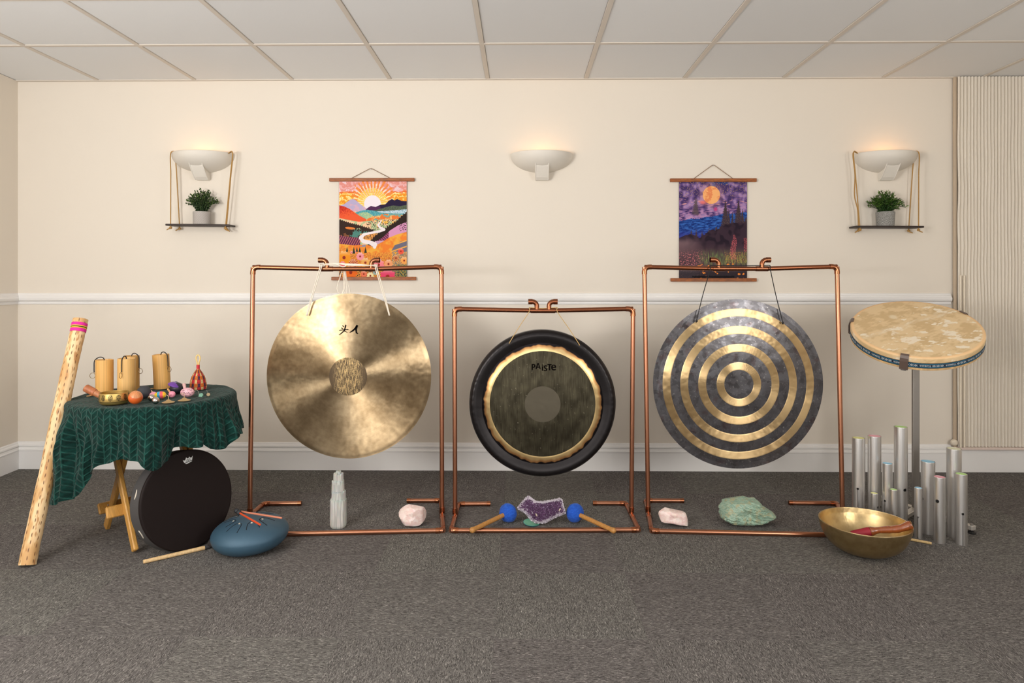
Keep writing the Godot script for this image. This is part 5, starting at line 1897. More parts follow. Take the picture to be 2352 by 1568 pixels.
	cutout.prism(PackedVector2Array([Vector2(-4.5, 2.6), Vector2(-3.5, 4.6), Vector2(-1.2, 3.4), Vector2(2.2, 4.2), Vector2(4.0, 5.0), Vector2(5.0, 4.2), Vector2(-1, 3.0)]) , 0.0, 0.0002)
	var lt := MB.new()
	for k in cutout.v.size():
		cutout.v[k] = Vector3((cutout.v[k].x + 1.5) * sc * 0.95, cutout.v[k].y * sc * 0.95, cutout.v[k].z + 0.0005)
	part("emblem_gap", cutout, hm, lg)
	var tm := TextMesh.new()
	var fnt := SystemFont.new()
	fnt.font_names = PackedStringArray(["Droid Sans"])
	fnt.font_weight = 700
	tm.text = "REMO"
	tm.font = fnt
	tm.font_size = 32
	tm.pixel_size = 0.0085 / 32.0
	tm.depth = 0.0003
	var tl := part("lettering", tm, mat(c8(60, 70, 68), 0.6), lg)
	tl.transform = Transform3D(Basis(Vector3.BACK, 0.15), Vector3(0.0015, 0.0012, 0.0006))

	# its beater lying on the carpet
	var p0 := ground(329, 1290, 0.009)
	var p1 := ground(470, 1257.5, 0.009)
	o = thing("drum_beater", "wooden drum beater with black head lying on the carpet by the blue drum", "beater", Vector3(p0.x, 0, p0.z))
	var off := o.position
	m = MB.new()
	m.tube(PackedVector3Array([p0 - off, (p0 - off) + (p1 - p0) * 0.01, p1 - off]), PackedFloat32Array([0.0068, 0.0082, 0.0088]), 16)
	var bw := wood_mat(c8(238, 206, 158), 26)
	part("stick", m, bw, o)
	var dv := (p1 - p0).normalized()
	part("collar", rod(p1 - off, p1 - off + dv * 0.02, 0.0095, 14, 0.007), mat(c8(70, 68, 70), 0.5), o)
	m = MB.new()
	m.ball(Vector3.ZERO, Vector3(0.034, 0.021, 0.021), 24, 16, Basis(dv, Vector3.UP, dv.cross(Vector3.UP)))
	part("felt_head", m, mat(c8(44, 38, 38), 0.95), o).position = p1 - off + dv * 0.045 + Vector3(0, 0.013, 0)

	# blue steel tongue drum
	var fc := ground(576, 1258)
	o = thing("tongue_drum", "dark blue steel tongue drum with cut tongues and little number stickers", "drum", fc)
	R = 0.160
	var prof := PackedVector2Array([Vector2(0, 0.006), Vector2(0.06, 0.006), Vector2(0.064, 0.0), Vector2(0.074, 0.0), Vector2(0.078, 0.005)])
	var yf := func(r: float) -> float:
		return 0.067 + 0.071 * pow(maxf(0.0, 1.0 - pow(r / R, 2.1)), 0.52)
	for k in range(1, 14):
		var a := PI / 2 * k / 13.0
		prof.append(Vector2(lerpf(0.078, R, sin(a)), lerpf(0.005, 0.067, 1.0 - cos(a))))
	for k in range(1, 31):
		var r := R * cos(PI / 2 * k / 30.0)
		prof.append(Vector2(maxf(r, 0.0), yf.call(maxf(r, 0.0))))
	m = MB.new()
	m.lathe(prof, 96, 0, TAU, 1, 0.5)
	var bm := mat(c8(62, 92, 112), 0.42, 0.25)
	var gs := noise(0.5, 121, 2)
	var bi := Image.create(256, 256, false, Image.FORMAT_RGBA8)
	for y in 256:
		for x in 256:
			var h := 0.5 + 0.5 * gs.get_noise_2d(x, y)
			bi.set_pixel(x, y, Color(h, h, h))
	bi.bump_map_to_normal_map(1.6)
	bm.normal_enabled = true
	bm.normal_texture = ImageTexture.create_from_image(bi)
	planar(bm, Vector3(7, 7, 7))
	part("shell", m, bm, o)
	var slit := mat(c8(16, 18, 22), 0.9)
	for k in 8:
		var a0 := TAU * (k + 0.35) / 8.0
		var ln := 0.052 if k % 2 == 0 else 0.044
		var pts := PackedVector3Array()
		for q in 21:
			var t := -1.0 + 2.0 * q / 20.0
			var rr := 0.056 + 0.004 * (k % 3) + ln * pow(absf(t), 2.2)
			var w := 0.021 * (signf(t) * pow(absf(t), 0.55)) * (1.0 + 0.25 * absf(t))
			var x := cos(a0) * rr - sin(a0) * w
			var z := sin(a0) * rr + cos(a0) * w
			pts.append(Vector3(x, yf.call(Vector2(x, z).length()) + 0.0001, z))
		m = MB.new()
		m.tube(pts, PackedFloat32Array([0.0015]), 6)
		part("tongue_slit", m, slit, o)
		var sr := 0.066
		m = MB.new()
		m.xf = Transform3D(aim(Vector3(cos(a0) * 0.45, 1, sin(a0) * 0.45)), Vector3(cos(a0) * sr, yf.call(sr) + 0.0002, sin(a0) * sr))
		m.lathe(PackedVector2Array([Vector2(0, 0), Vector2(0.0046, 0), Vector2(0.0046, 0.0005), Vector2(0, 0.0006)]), 16)
		part("number_sticker", m, mat(c8(206, 196, 180), 0.5), o)
	o.transform.basis = Basis(Vector3.RIGHT, 0.03) * Basis(Vector3.BACK, 0.03)
	# the pair of rubber-tipped beaters on top
	var ends := [[at(544, 1175, 2.93), at(648, 1190.5, 2.88), c8(196, 120, 92), "upper"], [at(549, 1179, 2.91), at(598, 1206, 2.79), c8(206, 78, 40), "lower"]]
	for k in 2:
		var e = ends[k]
		var a: Vector3 = e[0] + Vector3(0, 0.004, 0)
		var b: Vector3 = e[1] + Vector3(0, 0.002, 0)
		o = thing("tongue_drum_beater", "brown beater with black rubber tip lying across the top of the blue drum" if k == 0 else "orange-red beater pointing to the front on the blue drum", "beater", a, "pair of beaters on the blue drum")
		m = MB.new()
		var u := (b - a)
		m.tube(PackedVector3Array([u.normalized() * 0.006, u * 0.5, u * 0.985, u]), PackedFloat32Array([0.0036, 0.0042, 0.0042, 0.0032]), 12)
		part("stick", m, mat(e[2], 0.35), o)
		m = MB.new()
		m.ball(Vector3.ZERO, Vector3(0.0105, 0.0105, 0.0105), 24, 16)
		part("rubber_tip", m, mat(c8(40, 42, 46), 0.55), o)

# ---------------------------------------------------------------- minerals and mallets under the gongs
func outline(px: Array, origin: Vector2, s: float, per := 6) -> PackedVector2Array:
	# closed outline from a list of pixel pairs, densely resampled
	var o := PackedVector2Array()
	var k := px.size() / 2
	for i in k:
		var a := Vector2(px[i * 2], px[i * 2 + 1])
		var b := Vector2(px[((i + 1) % k) * 2], px[((i + 1) % k) * 2 + 1])
		var z := Vector2(px[((i + k - 1) % k) * 2], px[((i + k - 1) % k) * 2 + 1])
		var c := Vector2(px[((i + 2) % k) * 2], px[((i + 2) % k) * 2 + 1])
		for q in per:
			var t := float(q) / per
			var w := a.lerp(b, t).lerp(a.cubic_interpolate(b, z, c, t), 0.45)
			o.append(Vector2((w.x - origin.x) * s, (origin.y - w.y) * s))
	return o

func boulder(o: PackedVector2Array, depth: float, pw: float, amp: float, freq: float, seed_: int, rows := 18, layer := Vector3.ZERO, cuts := 0) -> MB:
	# a solid whose front view is the outline and that tapers to both faces
	var m := MB.new()
	var p := PackedVector3Array()
	var uv := PackedVector2Array()
	var n := o.size()
	var ctr := Vector2.ZERO
	for q in o:
		ctr += q / n
	var f := noise(freq, seed_, 3)
	var lay := noise(1.0, seed_ + 1, 3)
	for r in rows + 1:
		var a := -PI / 2 + PI * r / rows
		var s := pow(maxf(cos(a), 0.0), pw)
		for j in n + 1:
			var q := ctr + (o[j % n] - ctr) * s
			var v := Vector3(q.x, q.y, sin(a) * depth * 0.5 * (0.75 + 0.25 * s))
			var d := f.get_noise_3dv(v) * amp
			if layer != Vector3.ZERO:
				d += (absf(lay.get_noise_3d(v.dot(layer) * 1.1, v.x * 5.0, v.z * 5.0)) * 2.0 - 0.6) * amp * 1.2
			v += Vector3(v.x - ctr.x, v.y - ctr.y, v.z * 1.6).normalized() * d * (0.35 + 0.65 * absf(sin(a)))
			v.y = maxf(v.y, 0.0)
			p.append(v)
			uv.append(Vector2(float(j) / n, float(r) / rows))
	if cuts > 0:
		# broken faces: flatten against random planes
		var lo := p[0]
		var hi := p[0]
		for q in p:
			lo = lo.min(q)
			hi = hi.max(q)
		var half := (hi - lo) * 0.5
		var c3 := (hi + lo) * 0.5
		var rng := RandomNumberGenerator.new()
		rng.seed = seed_ + 7
		for k in cuts:
			var nr := Vector3(rng.randfn(0, 0.7), rng.randfn(0, 0.7), rng.randfn(0.35, 0.7)).normalized()
			if nr.y < -0.15:
				nr.y = -nr.y
			var lim := (nr * half).length() * rng.randf_range(0.84, 0.99)
			for q in p.size():
				var over := (p[q] - c3).dot(nr) - lim
				if over > 0.0:
					p[q] -= nr * over * 0.94
		for q in p.size():
			p[q].y = maxf(p[q].y, 0.0)
	m.grid(p, rows + 1, n + 1, uv, true, not Geometry2D.is_polygon_clockwise(o))
	return m

func chip(m: MB, seed_: int) -> MB:
	# flat facets instead of smooth shading
	var w := MB.new()
	for k in range(0, m.i.size(), 3):
		var a := m.v[m.i[k]]
		var b := m.v[m.i[k + 1]]
		var c := m.v[m.i[k + 2]]
		var nr := (c - a).cross(b - a)
		if nr.length() > 1e-12:
			w.poly(PackedVector3Array([a, b, c]), nr.normalized())
	return w

func stone_tex(a: Color, b: Color, c: Color, seed_: int, fr: float) -> ImageTexture:
	var n1 := noise(fr, seed_, 4)
	var n2 := noise(fr * 4.0, seed_ + 3, 3)
	return tex(256, 256, func(x, y):
		var k := ss(-0.3, 0.3, n1.get_noise_2d(x, y))
		var q := ss(0.15, 0.45, n2.get_noise_2d(x * 0.6, y))
		return a.lerp(b, k).lerp(c, q * 0.6))

func build_minerals() -> void:
	# selenite tower
	var base := ground(777, 1210)
	var o := thing("selenite_tower", "white translucent stepped crystal tower standing inside the copper stand", "crystal", base)
	var s := 3.2 / F
	var tiers := [[0.0, 65.0, 18.3, 18.0, 0.0], [65.0, 83.0, 15.9, 15.6, 1.0], [83.0, 107.0, 14.6, 13.9, -0.6], [107.0, 123.5, 11.7, 11.2, 0.4], [123.5, 128.5, 6.6, 5.8, 0.6]]
	var nz := noise(1.0, 131, 2)
	var m := MB.new()
	var na := 72
	for ti in tiers.size():
		var t = tiers[ti]
		var p := PackedVector3Array()
		var uv := PackedVector2Array()
		var put := func(r: float, y: float, jag: float) -> void:
			for j in na + 1:
				var a := TAU * (j % na) / na
				var ridge := 1.0 + 0.03 * nz.get_noise_1d((j % na) * 2.3 + 40.0 * ti) + 0.06 * nz.get_noise_2d(cos(a) * 3.0 + 9.0 * ti, sin(a) * 3.0)
				var sq := 1.0 / pow(pow(absf(cos(a)), 5.0) + pow(absf(sin(a)), 5.0), 0.2)
				var rr: float = r * s * ridge * (0.86 + 0.14 * sq)
				p.append(Vector3(rr * cos(a) + t[4] * s, maxf(0.0, y * s + jag * s * 3.0 * nz.get_noise_2d(cos(a) * 4.0 + ti * 7.0, sin(a) * 4.0)), -rr * sin(a) * 0.9))
				uv.append(Vector2(float(j) / na, y * 0.01))
		var nr := 2
		if ti == 0:
			put.call(15.0, 0.0, 0.0)
			put.call(17.6, 3.5, 0.0)
			nr = 4
		put.call(t[2], t[0] + (8.0 if ti == 0 else -3.0), 0.0)
		put.call(t[3], t[1] - 1.2, 1.2)
		m.grid(p, nr, na + 1, uv, true)
		p.clear()
		uv.clear()
		put.call(t[3], t[1] - 1.2, 1.2)
		put.call(t[3] - 0.9, t[1], 1.2)
		put.call(0.0, t[1] + 0.4, 0.0)
		m.grid(p, 3, na + 1, uv, true)
	var sm := mat(Color(0.96, 0.955, 0.945, 0.8), 0.3)
	sm.refraction_enabled = true
	sm.refraction_scale = 0.04
	sm.subsurf_scatter_enabled = true
	sm.subsurf_scatter_strength = 0.5
	var stn := noise(0.05, 133, 3)
	sm.albedo_texture = tex(128, 128, func(x, y):
		var k: float = 0.86 + 0.22 * stn.get_noise_2d(x * 3.0, y * 0.22)
		return Color(k, k, k * 0.99))
	sm.uv1_scale = Vector3(2, 1, 1)
	part("crystal", m, sm, o)
	var rng := RandomNumberGenerator.new()
	rng.seed = 12
	var vein := MB.new()
	for k in 46:
		var a := rng.randf() * TAU
		var rr := rng.randf_range(3.0, 15.0) * s
		var y0 := rng.randf_range(2.0, 45.0) * s
		var y1 := y0 + rng.randf_range(8.0, 34.0) * s
		var c := Vector3(cos(a) * rr, 0, sin(a) * rr * 0.85)
		vein.tube(PackedVector3Array([c + Vector3(0, y0, 0), c + Vector3(0, (y0 + y1) * 0.5, 0), c + Vector3(0, y1, 0)]), PackedFloat32Array([0.0003, 0.0009, 0.0003]), 5, false)
	var vp := part("fibres", vein, mat(c8(244, 242, 238), 0.6), o)
	vp.set_meta("kind", "stuff")

	# two pieces of rose quartz
	var q1 := ground(945, 1211)
	var o1 := outline([912, 1184, 917, 1174, 931, 1165, 952, 1164, 968, 1168, 977, 1183, 976, 1198, 962, 1212, 931, 1213, 921, 1203], Vector2(945, 1213), 3.19 / F, 4)
	var qm := mat(Color.WHITE, 0.45)
	qm.albedo_texture = stone_tex(c8(240, 222, 216), c8(230, 202, 196), c8(248, 238, 234), 141, 0.015)
	planar(qm, Vector3(7, 7, 7))
	qm.subsurf_scatter_enabled = true
	qm.subsurf_scatter_strength = 0.35
	solo("rose_quartz", chip(boulder(o1, 0.11, 0.5, 0.002, 22.0, 143, 28, Vector3.ZERO, 14), 1), qm, "rounded pale pink quartz lump inside the large bronze gong's stand", "crystal", Vector3(q1.x, 0.0, q1.z - 0.03), "rose quartz lumps")
	q1 = ground(1549, 1211)
	o1 = outline([1515, 1187, 1519, 1171, 1533, 1173, 1556, 1178, 1577, 1183, 1582, 1197, 1582, 1212, 1566, 1211, 1540, 1206, 1521, 1203], Vector2(1549, 1213), 3.19 / F, 4)
	solo("rose_quartz", chip(boulder(o1, 0.08, 0.42, 0.002, 26.0, 147, 28, Vector3.ZERO, 10), 2), qm, "oblong pale pink quartz lump inside the ringed gong's stand", "crystal", Vector3(q1.x, 0.0, q1.z - 0.025), "rose quartz lumps")

	# green layered rock
	q1 = ground(1725, 1212)
	o1 = outline([1661, 1176, 1668, 1168, 1673, 1157, 1690, 1151, 1712, 1152, 1733, 1158, 1748, 1160, 1758, 1171, 1775, 1182, 1791, 1193, 1782, 1201, 1756, 1212, 1744, 1215, 1712, 1216, 1683, 1213, 1664, 1200], Vector2(1725, 1215.5), 3.19 / F, 6)
	var gm := mat(Color.WHITE, 0.6)
	var gn := noise(0.02, 151, 4)
	var gn2 := noise(0.06, 153, 3)
	gm.albedo_texture = tex(256, 256, func(x, y):
		var lay: float = gn2.get_noise_2d((x + y) * 0.25, (y - x * 0.45) * 2.2)
		var c := c8(160, 182, 162).lerp(c8(116, 148, 130), ss(-0.25, 0.3, lay))
		c = c.lerp(c8(172, 158, 118), ss(0.05, 0.35, gn.get_noise_2d(x, y)) * 0.7)
		return c.lerp(c8(180, 206, 190), ss(0.25, 0.5, lay) * 0.7))
	planar(gm, Vector3(5, 5, 5))
	solo("green_rock", chip(boulder(o1, 0.15, 0.5, 0.009, 15.0, 157, 44, Vector3(20, 92, 20), 8), 3), gm, "large rough layered pale green rock inside the ringed gong's stand", "rock", Vector3(q1.x, 0.0, q1.z - 0.05))

	# amethyst cluster on a small painted dish
	q1 = ground(1243, 1209)
	var d2 := thing("painted_dish", "small teal and yellow dish peeping out below the purple crystal cluster", "dish", ground(1221, 1203))
	m = MB.new()
	m.lathe(PackedVector2Array([Vector2(0, 0), Vector2(0.03, 0.0), Vector2(0.040, 0.007), Vector2(0.041, 0.0085), Vector2(0.0395, 0.009)]), 40)
	part("dish", m, mat(c8(30, 128, 140), 0.3), d2)
	m = MB.new()
	m.lathe(PackedVector2Array([Vector2(0.0395, 0.009), Vector2(0.034, 0.0072), Vector2(0.028, 0.004), Vector2(0, 0.003)]), 40)
	part("glazed_inside", m, mat(c8(110, 180, 150), 0.3), d2)
	d2.rotation = Vector3(0.1, 0, -0.06)
	var am := [1191, 1179, 1205, 1162, 1216, 1151.5, 1224, 1157, 1231, 1162, 1247, 1164, 1266, 1161, 1284, 1157, 1291, 1160, 1295, 1176, 1298, 1190, 1275, 1199, 1254, 1210, 1234, 1211, 1221, 1204, 1209, 1190]
	var oa := outline(am, Vector2(1244, 1211), 3.2 / F * 1.06, 5)
	o = thing("amethyst_cluster", "purple amethyst crystal cluster between the two blue mallets", "crystal", Vector3(q1.x, 0.006, q1.z - 0.02), "", Basis(Vector3.RIGHT, -0.42))
	m = boulder(oa, 0.045, 0.22, 0.002, 60.0, 161, 12)
	var rk := mat(c8(176, 168, 178), 0.7)
	part("matrix", chip(m, 4), rk, o, "pale grey rock backing")
	var cr := MB.new()
	cr.tinted = true
	rng.seed = 33
	var count := 0
	var tries := 0
	while count < 2300 and tries < 14000:
		tries += 1
		var x := rng.randf_range(-0.12, 0.12)
		var y := rng.randf_range(0.0, 0.14)
		if not Geometry2D.is_point_in_polygon(Vector2(x, y), oa):
			continue
		var de := 1.0
		for k in oa.size():
			de = minf(de, Geometry2D.get_closest_point_to_segment(Vector2(x, y), oa[k], oa[(k + 1) % oa.size()]).distance_to(Vector2(x, y)))
		if de < 0.0015:
			continue
		count += 1
		var zb := 0.0225 * (0.75 + 0.25 * ss(0.0, 0.02, de)) - 0.007 * (1.0 - ss(0.0, 0.025, de))
		var rr := rng.randf_range(0.0024, 0.0044)
		var hh := rr * rng.randf_range(1.0, 2.1)
		var tint := Color(0.80, 0.76, 0.82).lerp(Color(0.165, 0.088, 0.175), ss(0.0015, 0.0085, de + rng.randf_range(-0.003, 0.003)))
		cr.tint = tint.lerp(Color(0.5, 0.4, 0.55), 0.6 if rng.randf() < 0.1 else 0.0) * rng.randf_range(0.7, 1.3)
		var tipv := Vector3(x + rng.randf_range(-1, 1) * rr * 0.8, y + rng.randf_range(-1, 1) * rr * 0.8, zb + hh)
		var a0 := rng.randf() * TAU
		for k in 6:
			var pa := Vector3(x + cos(a0 + TAU * k / 6.0) * rr, y + sin(a0 + TAU * k / 6.0) * rr, zb - 0.002)
			var pb := Vector3(x + cos(a0 + TAU * (k + 1) / 6.0) * rr, y + sin(a0 + TAU * (k + 1) / 6.0) * rr, zb - 0.002)
			cr.poly(PackedVector3Array([pa, pb, tipv]), (pb - pa).cross(tipv - pa).normalized())
	var cm := mat(Color.WHITE, 0.18)
	cm.vertex_color_use_as_albedo = true
	part("crystals", cr, cm, o, "purple crystal points").set_meta("kind", "stuff")
	for e in [[-0.022, 0.038, 0.5], [0.089, 0.062, -0.6]]:
		m = MB.new()
		m.ball(Vector3(e[0], e[1], 0.026), Vector3(0.0035, 0.0085, 0.003), 10, 8, Basis(Vector3.BACK, e[2]))
		part("inclusion", m, mat(c8(200, 184, 164), 0.6), o, "beige crystal inclusion")

	# two blue felt mallets, handles over the base rail
	var fuzz := noise(30.0, 171, 2)
	for k in 2:
		var hc := at(1167, 1174.5, 3.27) if k == 0 else at(1320.5, 1174.5, 3.27)
		hc.y = 0.0435
		var tip := at(1082, 1221, 3.075) if k == 0 else at(1412, 1222.5, 3.07)
		tip.y = maxf(tip.y, 0.03)
		o = thing("gong_mallet", "blue felt mallet to the left of the amethyst, handle over the copper rail" if k == 0 else "blue felt mallet to the right of the amethyst, handle over the copper rail", "mallet", Vector3(hc.x, 0, hc.z), "blue felt gong mallets")
		m = MB.new()
		var pp := PackedVector3Array()
		var uu := PackedVector2Array()
		var ax := aim((hc - tip).normalized())
		for a in 25:
			var la := -PI / 2 + PI * a / 24.0
			for b in 41:
				var lo := TAU * (b % 40) / 40.0
				var dd := Vector3(cos(la) * cos(lo), sin(la), -cos(la) * sin(lo))
				var r := 0.0425 * (1.0 + 0.05 * fuzz.get_noise_3dv(dd * 0.05)) * (1.0 + 0.06 * pow(cos(la), 4.0))
				pp.append(ax * (dd * r * Vector3(1, 0.92, 1)))
				uu.append(Vector2(b / 40.0, a / 24.0))
		m.grid(pp, 25, 41, uu, true)
		var fm := mat(c8(30, 92, 196), 0.9)
		fm.rim_enabled = true
		fm.rim = 0.5
		fm.rim_tint = 0.4
		fm.albedo_texture = stone_tex(Color(1, 1, 1), Color(0.78, 0.84, 0.92), Color(0.6, 0.7, 0.85), 173, 0.03)
		planar(fm, Vector3(6, 14, 6))
		part("felt_head", m, fm, o).position = Vector3(0, hc.y, 0)
		var q := Vector3(hc.x, 0, hc.z)
		var u := tip - hc
		m = MB.new()
		m.tube(PackedVector3Array([hc + u * 0.12 - q, hc + u * 0.5 - q, hc + u * 0.9 - q, hc + u * 0.94 - q, hc + u * 0.97 - q, hc + u * 1.0 - q, hc + u * 1.015 - q]), PackedFloat32Array([0.0105, 0.0105, 0.0105, 0.0125, 0.0135, 0.011, 0.004]), 20)
		part("handle", m, wood_mat(c8(206, 150, 84), 28, 0.4), o)

# ---------------------------------------------------------------- floor, right group
func sound_tube(x: float, top_y: float, d: float, r: float, cap: Color, hole_y: float, hole_x: float, slit: bool, label: String) -> void:
	var b := at(x, 640, d)
	b.y = 0.0
	var h := EYE - (top_y - 640.0) / F * d
	var o := thing("sound_tube", label, "metal tube", b, "standing aluminium sound tubes")
	var to_eye := atan2(-b.x, -b.z)        # turn that looks at the camera
	var off := clampf((hole_x - x) / F * d / r, -0.94, 0.94)
	o.rotation.y = to_eye + asin(off)
	var hy := EYE - (hole_y - 640.0) / F * d
	var hr := minf(0.0052, r * 0.22)
	if not slit:
		hr = minf(0.0078, r * 0.34)
	var m := MB.new()
	var ys := PackedFloat32Array()
	ys.append(0.0)
	for k in 5:
		ys.append((hy - hr) * (k + 1) / 5.0)
	for k in range(1, 12):
		ys.append(hy - hr * cos(PI * k / 12.0))
	ys.append(hy + hr)
	ys.append(lerpf(hy + hr, h, 0.5))
	ys.append(h - 0.001)
	ys.append(h)
	var na := 40
	for wall in 2:
		var p := PackedVector3Array()
		var uv := PackedVector2Array()
		for k in ys.size():
			var y := ys[k]
			var g := 0.0
			if absf(y - hy) <= hr:
				g = asin(minf(1.0, sqrt(maxf(0.0, hr * hr - (y - hy) * (y - hy))) / r))
			if slit and y < hy:
				g = maxf(g, 0.0011 / r)
			var rr := r - (0.0 if wall == 0 else 0.002) - (0.0008 if k == ys.size() - 1 and wall == 0 else 0.0)
			for j in na + 1:
				var a := lerpf(g, TAU - g, float(j) / na)
				p.append(Vector3(sin(a) * rr, y, cos(a) * rr))
				uv.append(Vector2(float(j) / na, y))
		m.grid(p, ys.size(), na + 1, uv, false, wall == 1)
	part("tube", m, M.alu, o)
	m = MB.new()
	m.lathe(PackedVector2Array([Vector2(r - 0.0019, h - 0.004), Vector2(r - 0.0019, h - 0.001), Vector2(0, h - 0.001)]), 32)
	m.lathe(PackedVector2Array([Vector2(0, h - 0.004), Vector2(r - 0.0019, h - 0.004)]), 32)
	part("coloured_cap", m, mat(cap, 0.6), o)

func build_floor_right() -> void:
	M.alu = mat(c8(232, 230, 228), 0.35, 1.0)
	var cy := c8(226, 226, 150)
	var cp := c8(236, 168, 180)
	var cb := c8(150, 204, 232)
	var cg := c8(186, 226, 140)
	sound_tube(1972, 1005, 3.25, 0.0285, cy, 1119, 1970.4, true, "tall metal tube with yellow top and a slit, leftmost of the standing tubes")
	sound_tube(2008.5, 1000.5, 3.22, 0.0288, cp, 1160, 2023, true, "tall metal tube with pink top behind the small yellow-topped tube")
	sound_tube(2008, 1132, 3.16, 0.0163, cy, 1163, 2015.5, false, "small metal tube with yellow top, just behind the large brass bowl")
	sound_tube(2038, 1063.5, 3.15, 0.0222, cb, 1148, 2033, true, "medium metal tube with blue top, half hidden behind the small green-topped tube")
	sound_tube(2052.5, 1123.5, 3.10, 0.0168, cg, 1183, 2059, false, "small metal tube with green top, next to the tallest tube")
	sound_tube(2069, 979.5, 3.17, 0.0285, cg, 1121, 2077.5, false, "tallest metal tube, green top and round hole")
	sound_tube(2109.5, 1119.5, 3.07, 0.0168, cb, 1185.5, 2108.7, true, "small metal tube with blue top and a slit, right of the drum stand post")
	sound_tube(2131.5, 1059, 3.13, 0.0290, cb, 1144, 2121, true, "thick metal tube with blue top beside the drum stand post")
	sound_tube(2158, 1094.5, 3.02, 0.0235, cp, 1148.5, 2153.5, false, "medium metal tube with pink top and round hole in its front")
	sound_tube(2191, 1029.5, 3.09, 0.0297, c8(232, 232, 200), 1150, 2204, true, "tall metal tube with cream top at the back right of the group")
	sound_tube(2208, 1087.5, 3.0, 0.0233, cg, 1176.5, 2211, true, "medium metal tube with green top and long slit, foremost and rightmost of the tubes")

	# stand and large hoop drum
	var pb := ground(2103, 1181)
	var c := at(2103, 753, 3.24)
	var tilt := deg_to_rad(25.5)
	var turn_ := deg_to_rad(-21.0)
	var n := Vector3(sin(turn_) * sin(tilt), cos(tilt), cos(turn_) * sin(tilt))
	var o := thing("drum_stand", "grey metal post stand with flat feet under the pale hoop drum", "stand", pb)
	var sm := mat(c8(158, 154, 150), 0.42, 0.8)
	var m := MB.new()
	var topc := c - n * 0.075
	var th := topc.y
	m.box(Vector3(0.031, th, 0.018), Vector3(0, th * 0.5 + 0.012, 0), 0.0015)
	part("post", m, sm, o)
	var f1 := ground(2232, 1224) - pb
	var f2 := ground(2066, 1204) - pb
	for f: Vector3 in [f1, f2, -f1 * 0.9, -f2 * 1.2]:
		var dirv := f.normalized()
		m = MB.new()
		m.box(Vector3(f.length() + 0.02, 0.02, 0.03), Vector3(f.x * 0.5, 0.026, f.z * 0.5), 0.002, Basis(Vector3.UP, atan2(-dirv.z, dirv.x)))
		var lg := part("leg", m, mat(c8(206, 202, 196), 0.4, 0.6), o)
		m = MB.new()
		m.lathe(PackedVector2Array([Vector2(0, 0), Vector2(0.018, 0), Vector2(0.019, 0.004), Vector2(0.014, 0.009), Vector2(0.006, 0.011), Vector2(0.006, 0.018), Vector2(0, 0.018)]), 24)
		part("rubber_foot", m, M.black, lg).position = f
		m = MB.new()
		m.lathe(PackedVector2Array([Vector2(0, 0.035), Vector2(0.007, 0.036), Vector2(0.007, 0.042), Vector2(0, 0.043)]), 16)
		part("screw", m, sm, lg).position = f
	m = MB.new()
	m.box(Vector3(0.06, 0.03, 0.05), Vector3(topc.x - pb.x, th + 0.012, topc.z - pb.z), 0.004, Basis(Vector3.RIGHT, tilt))
	part("tilt_head", m, sm, o)
	var R := 134.0 / F * 3.24
	var fr := Basis(Vector3.UP, turn_) * Basis(Vector3.RIGHT, tilt)
	var hgt := 0.062
	# arms with clips that hold the drum
	for a0: float in [deg_to_rad(107.0), deg_to_rad(192.0), deg_to_rad(325.0)]:
		var e := fr * Vector3(cos(a0), 0, sin(a0))
		var from := topc - pb
		var to := c - pb + e * (R + 0.004) - n * (hgt + 0.006)
		var arm := part("arm", beam(from, to, 0.022, 0.006, n, 0.001), sm, o)
		m = MB.new()
		var b2 := Basis(e.cross(n) * -1.0, n, e)
		m.xf = Transform3D(b2, c - pb + e * R)
		var prof := PackedVector2Array([Vector2(-0.012, -hgt - 0.004), Vector2(0.002, -hgt - 0.005), Vector2(0.008, -hgt), Vector2(0.0095, -0.02), Vector2(0.007, -0.005), Vector2(0.0, 0.006), Vector2(-0.012, 0.009), Vector2(-0.013, 0.005), Vector2(-0.003, 0.002), Vector2(0.003, -0.006), Vector2(0.003, -hgt), Vector2(-0.012, -hgt)])
		var old := m.xf
		m.xf = old * Transform3D(Basis(Vector3.UP, -PI / 2), Vector3(0.017, 0, 0))
		m.prism(prof, 0.0, 0.034)
		part("clip", m, mat(c8(98, 82, 74), 0.4), arm, "dark brown plastic clip")
	o = thing("hoop_drum", "large pale goatskin hoop drum tilted on the metal stand, with a dark blue woven band", "drum", c, "", fr)
	var hw := wood_mat(c8(236, 200, 150), 31, 0.45, Vector3(3, 3, 3))
	m = MB.new()
	m.lathe(PackedVector2Array([Vector2(R - 0.012, -hgt), Vector2(R - 0.002, -hgt), Vector2(R, -hgt + 0.002), Vector2(R, -0.004), Vector2(R - 0.004, 0.0), Vector2(R - 0.012, 0.0)]), 160)
	m.lathe(PackedVector2Array([Vector2(R - 0.012, 0.0), Vector2(R - 0.012, -hgt)]), 120)
	part("hoop", m, hw, o)
	# woven band with diamonds and small upside-down letters
	var bandm := mat(Color.WHITE, 0.75)
	var glyph := {"t": "010111010010011", "h": "100100110101101", "o": "000111101101111", "m": "000111111111101", "a": "000011101101111", "n": "000110101101101"}
	var word := "thomann"
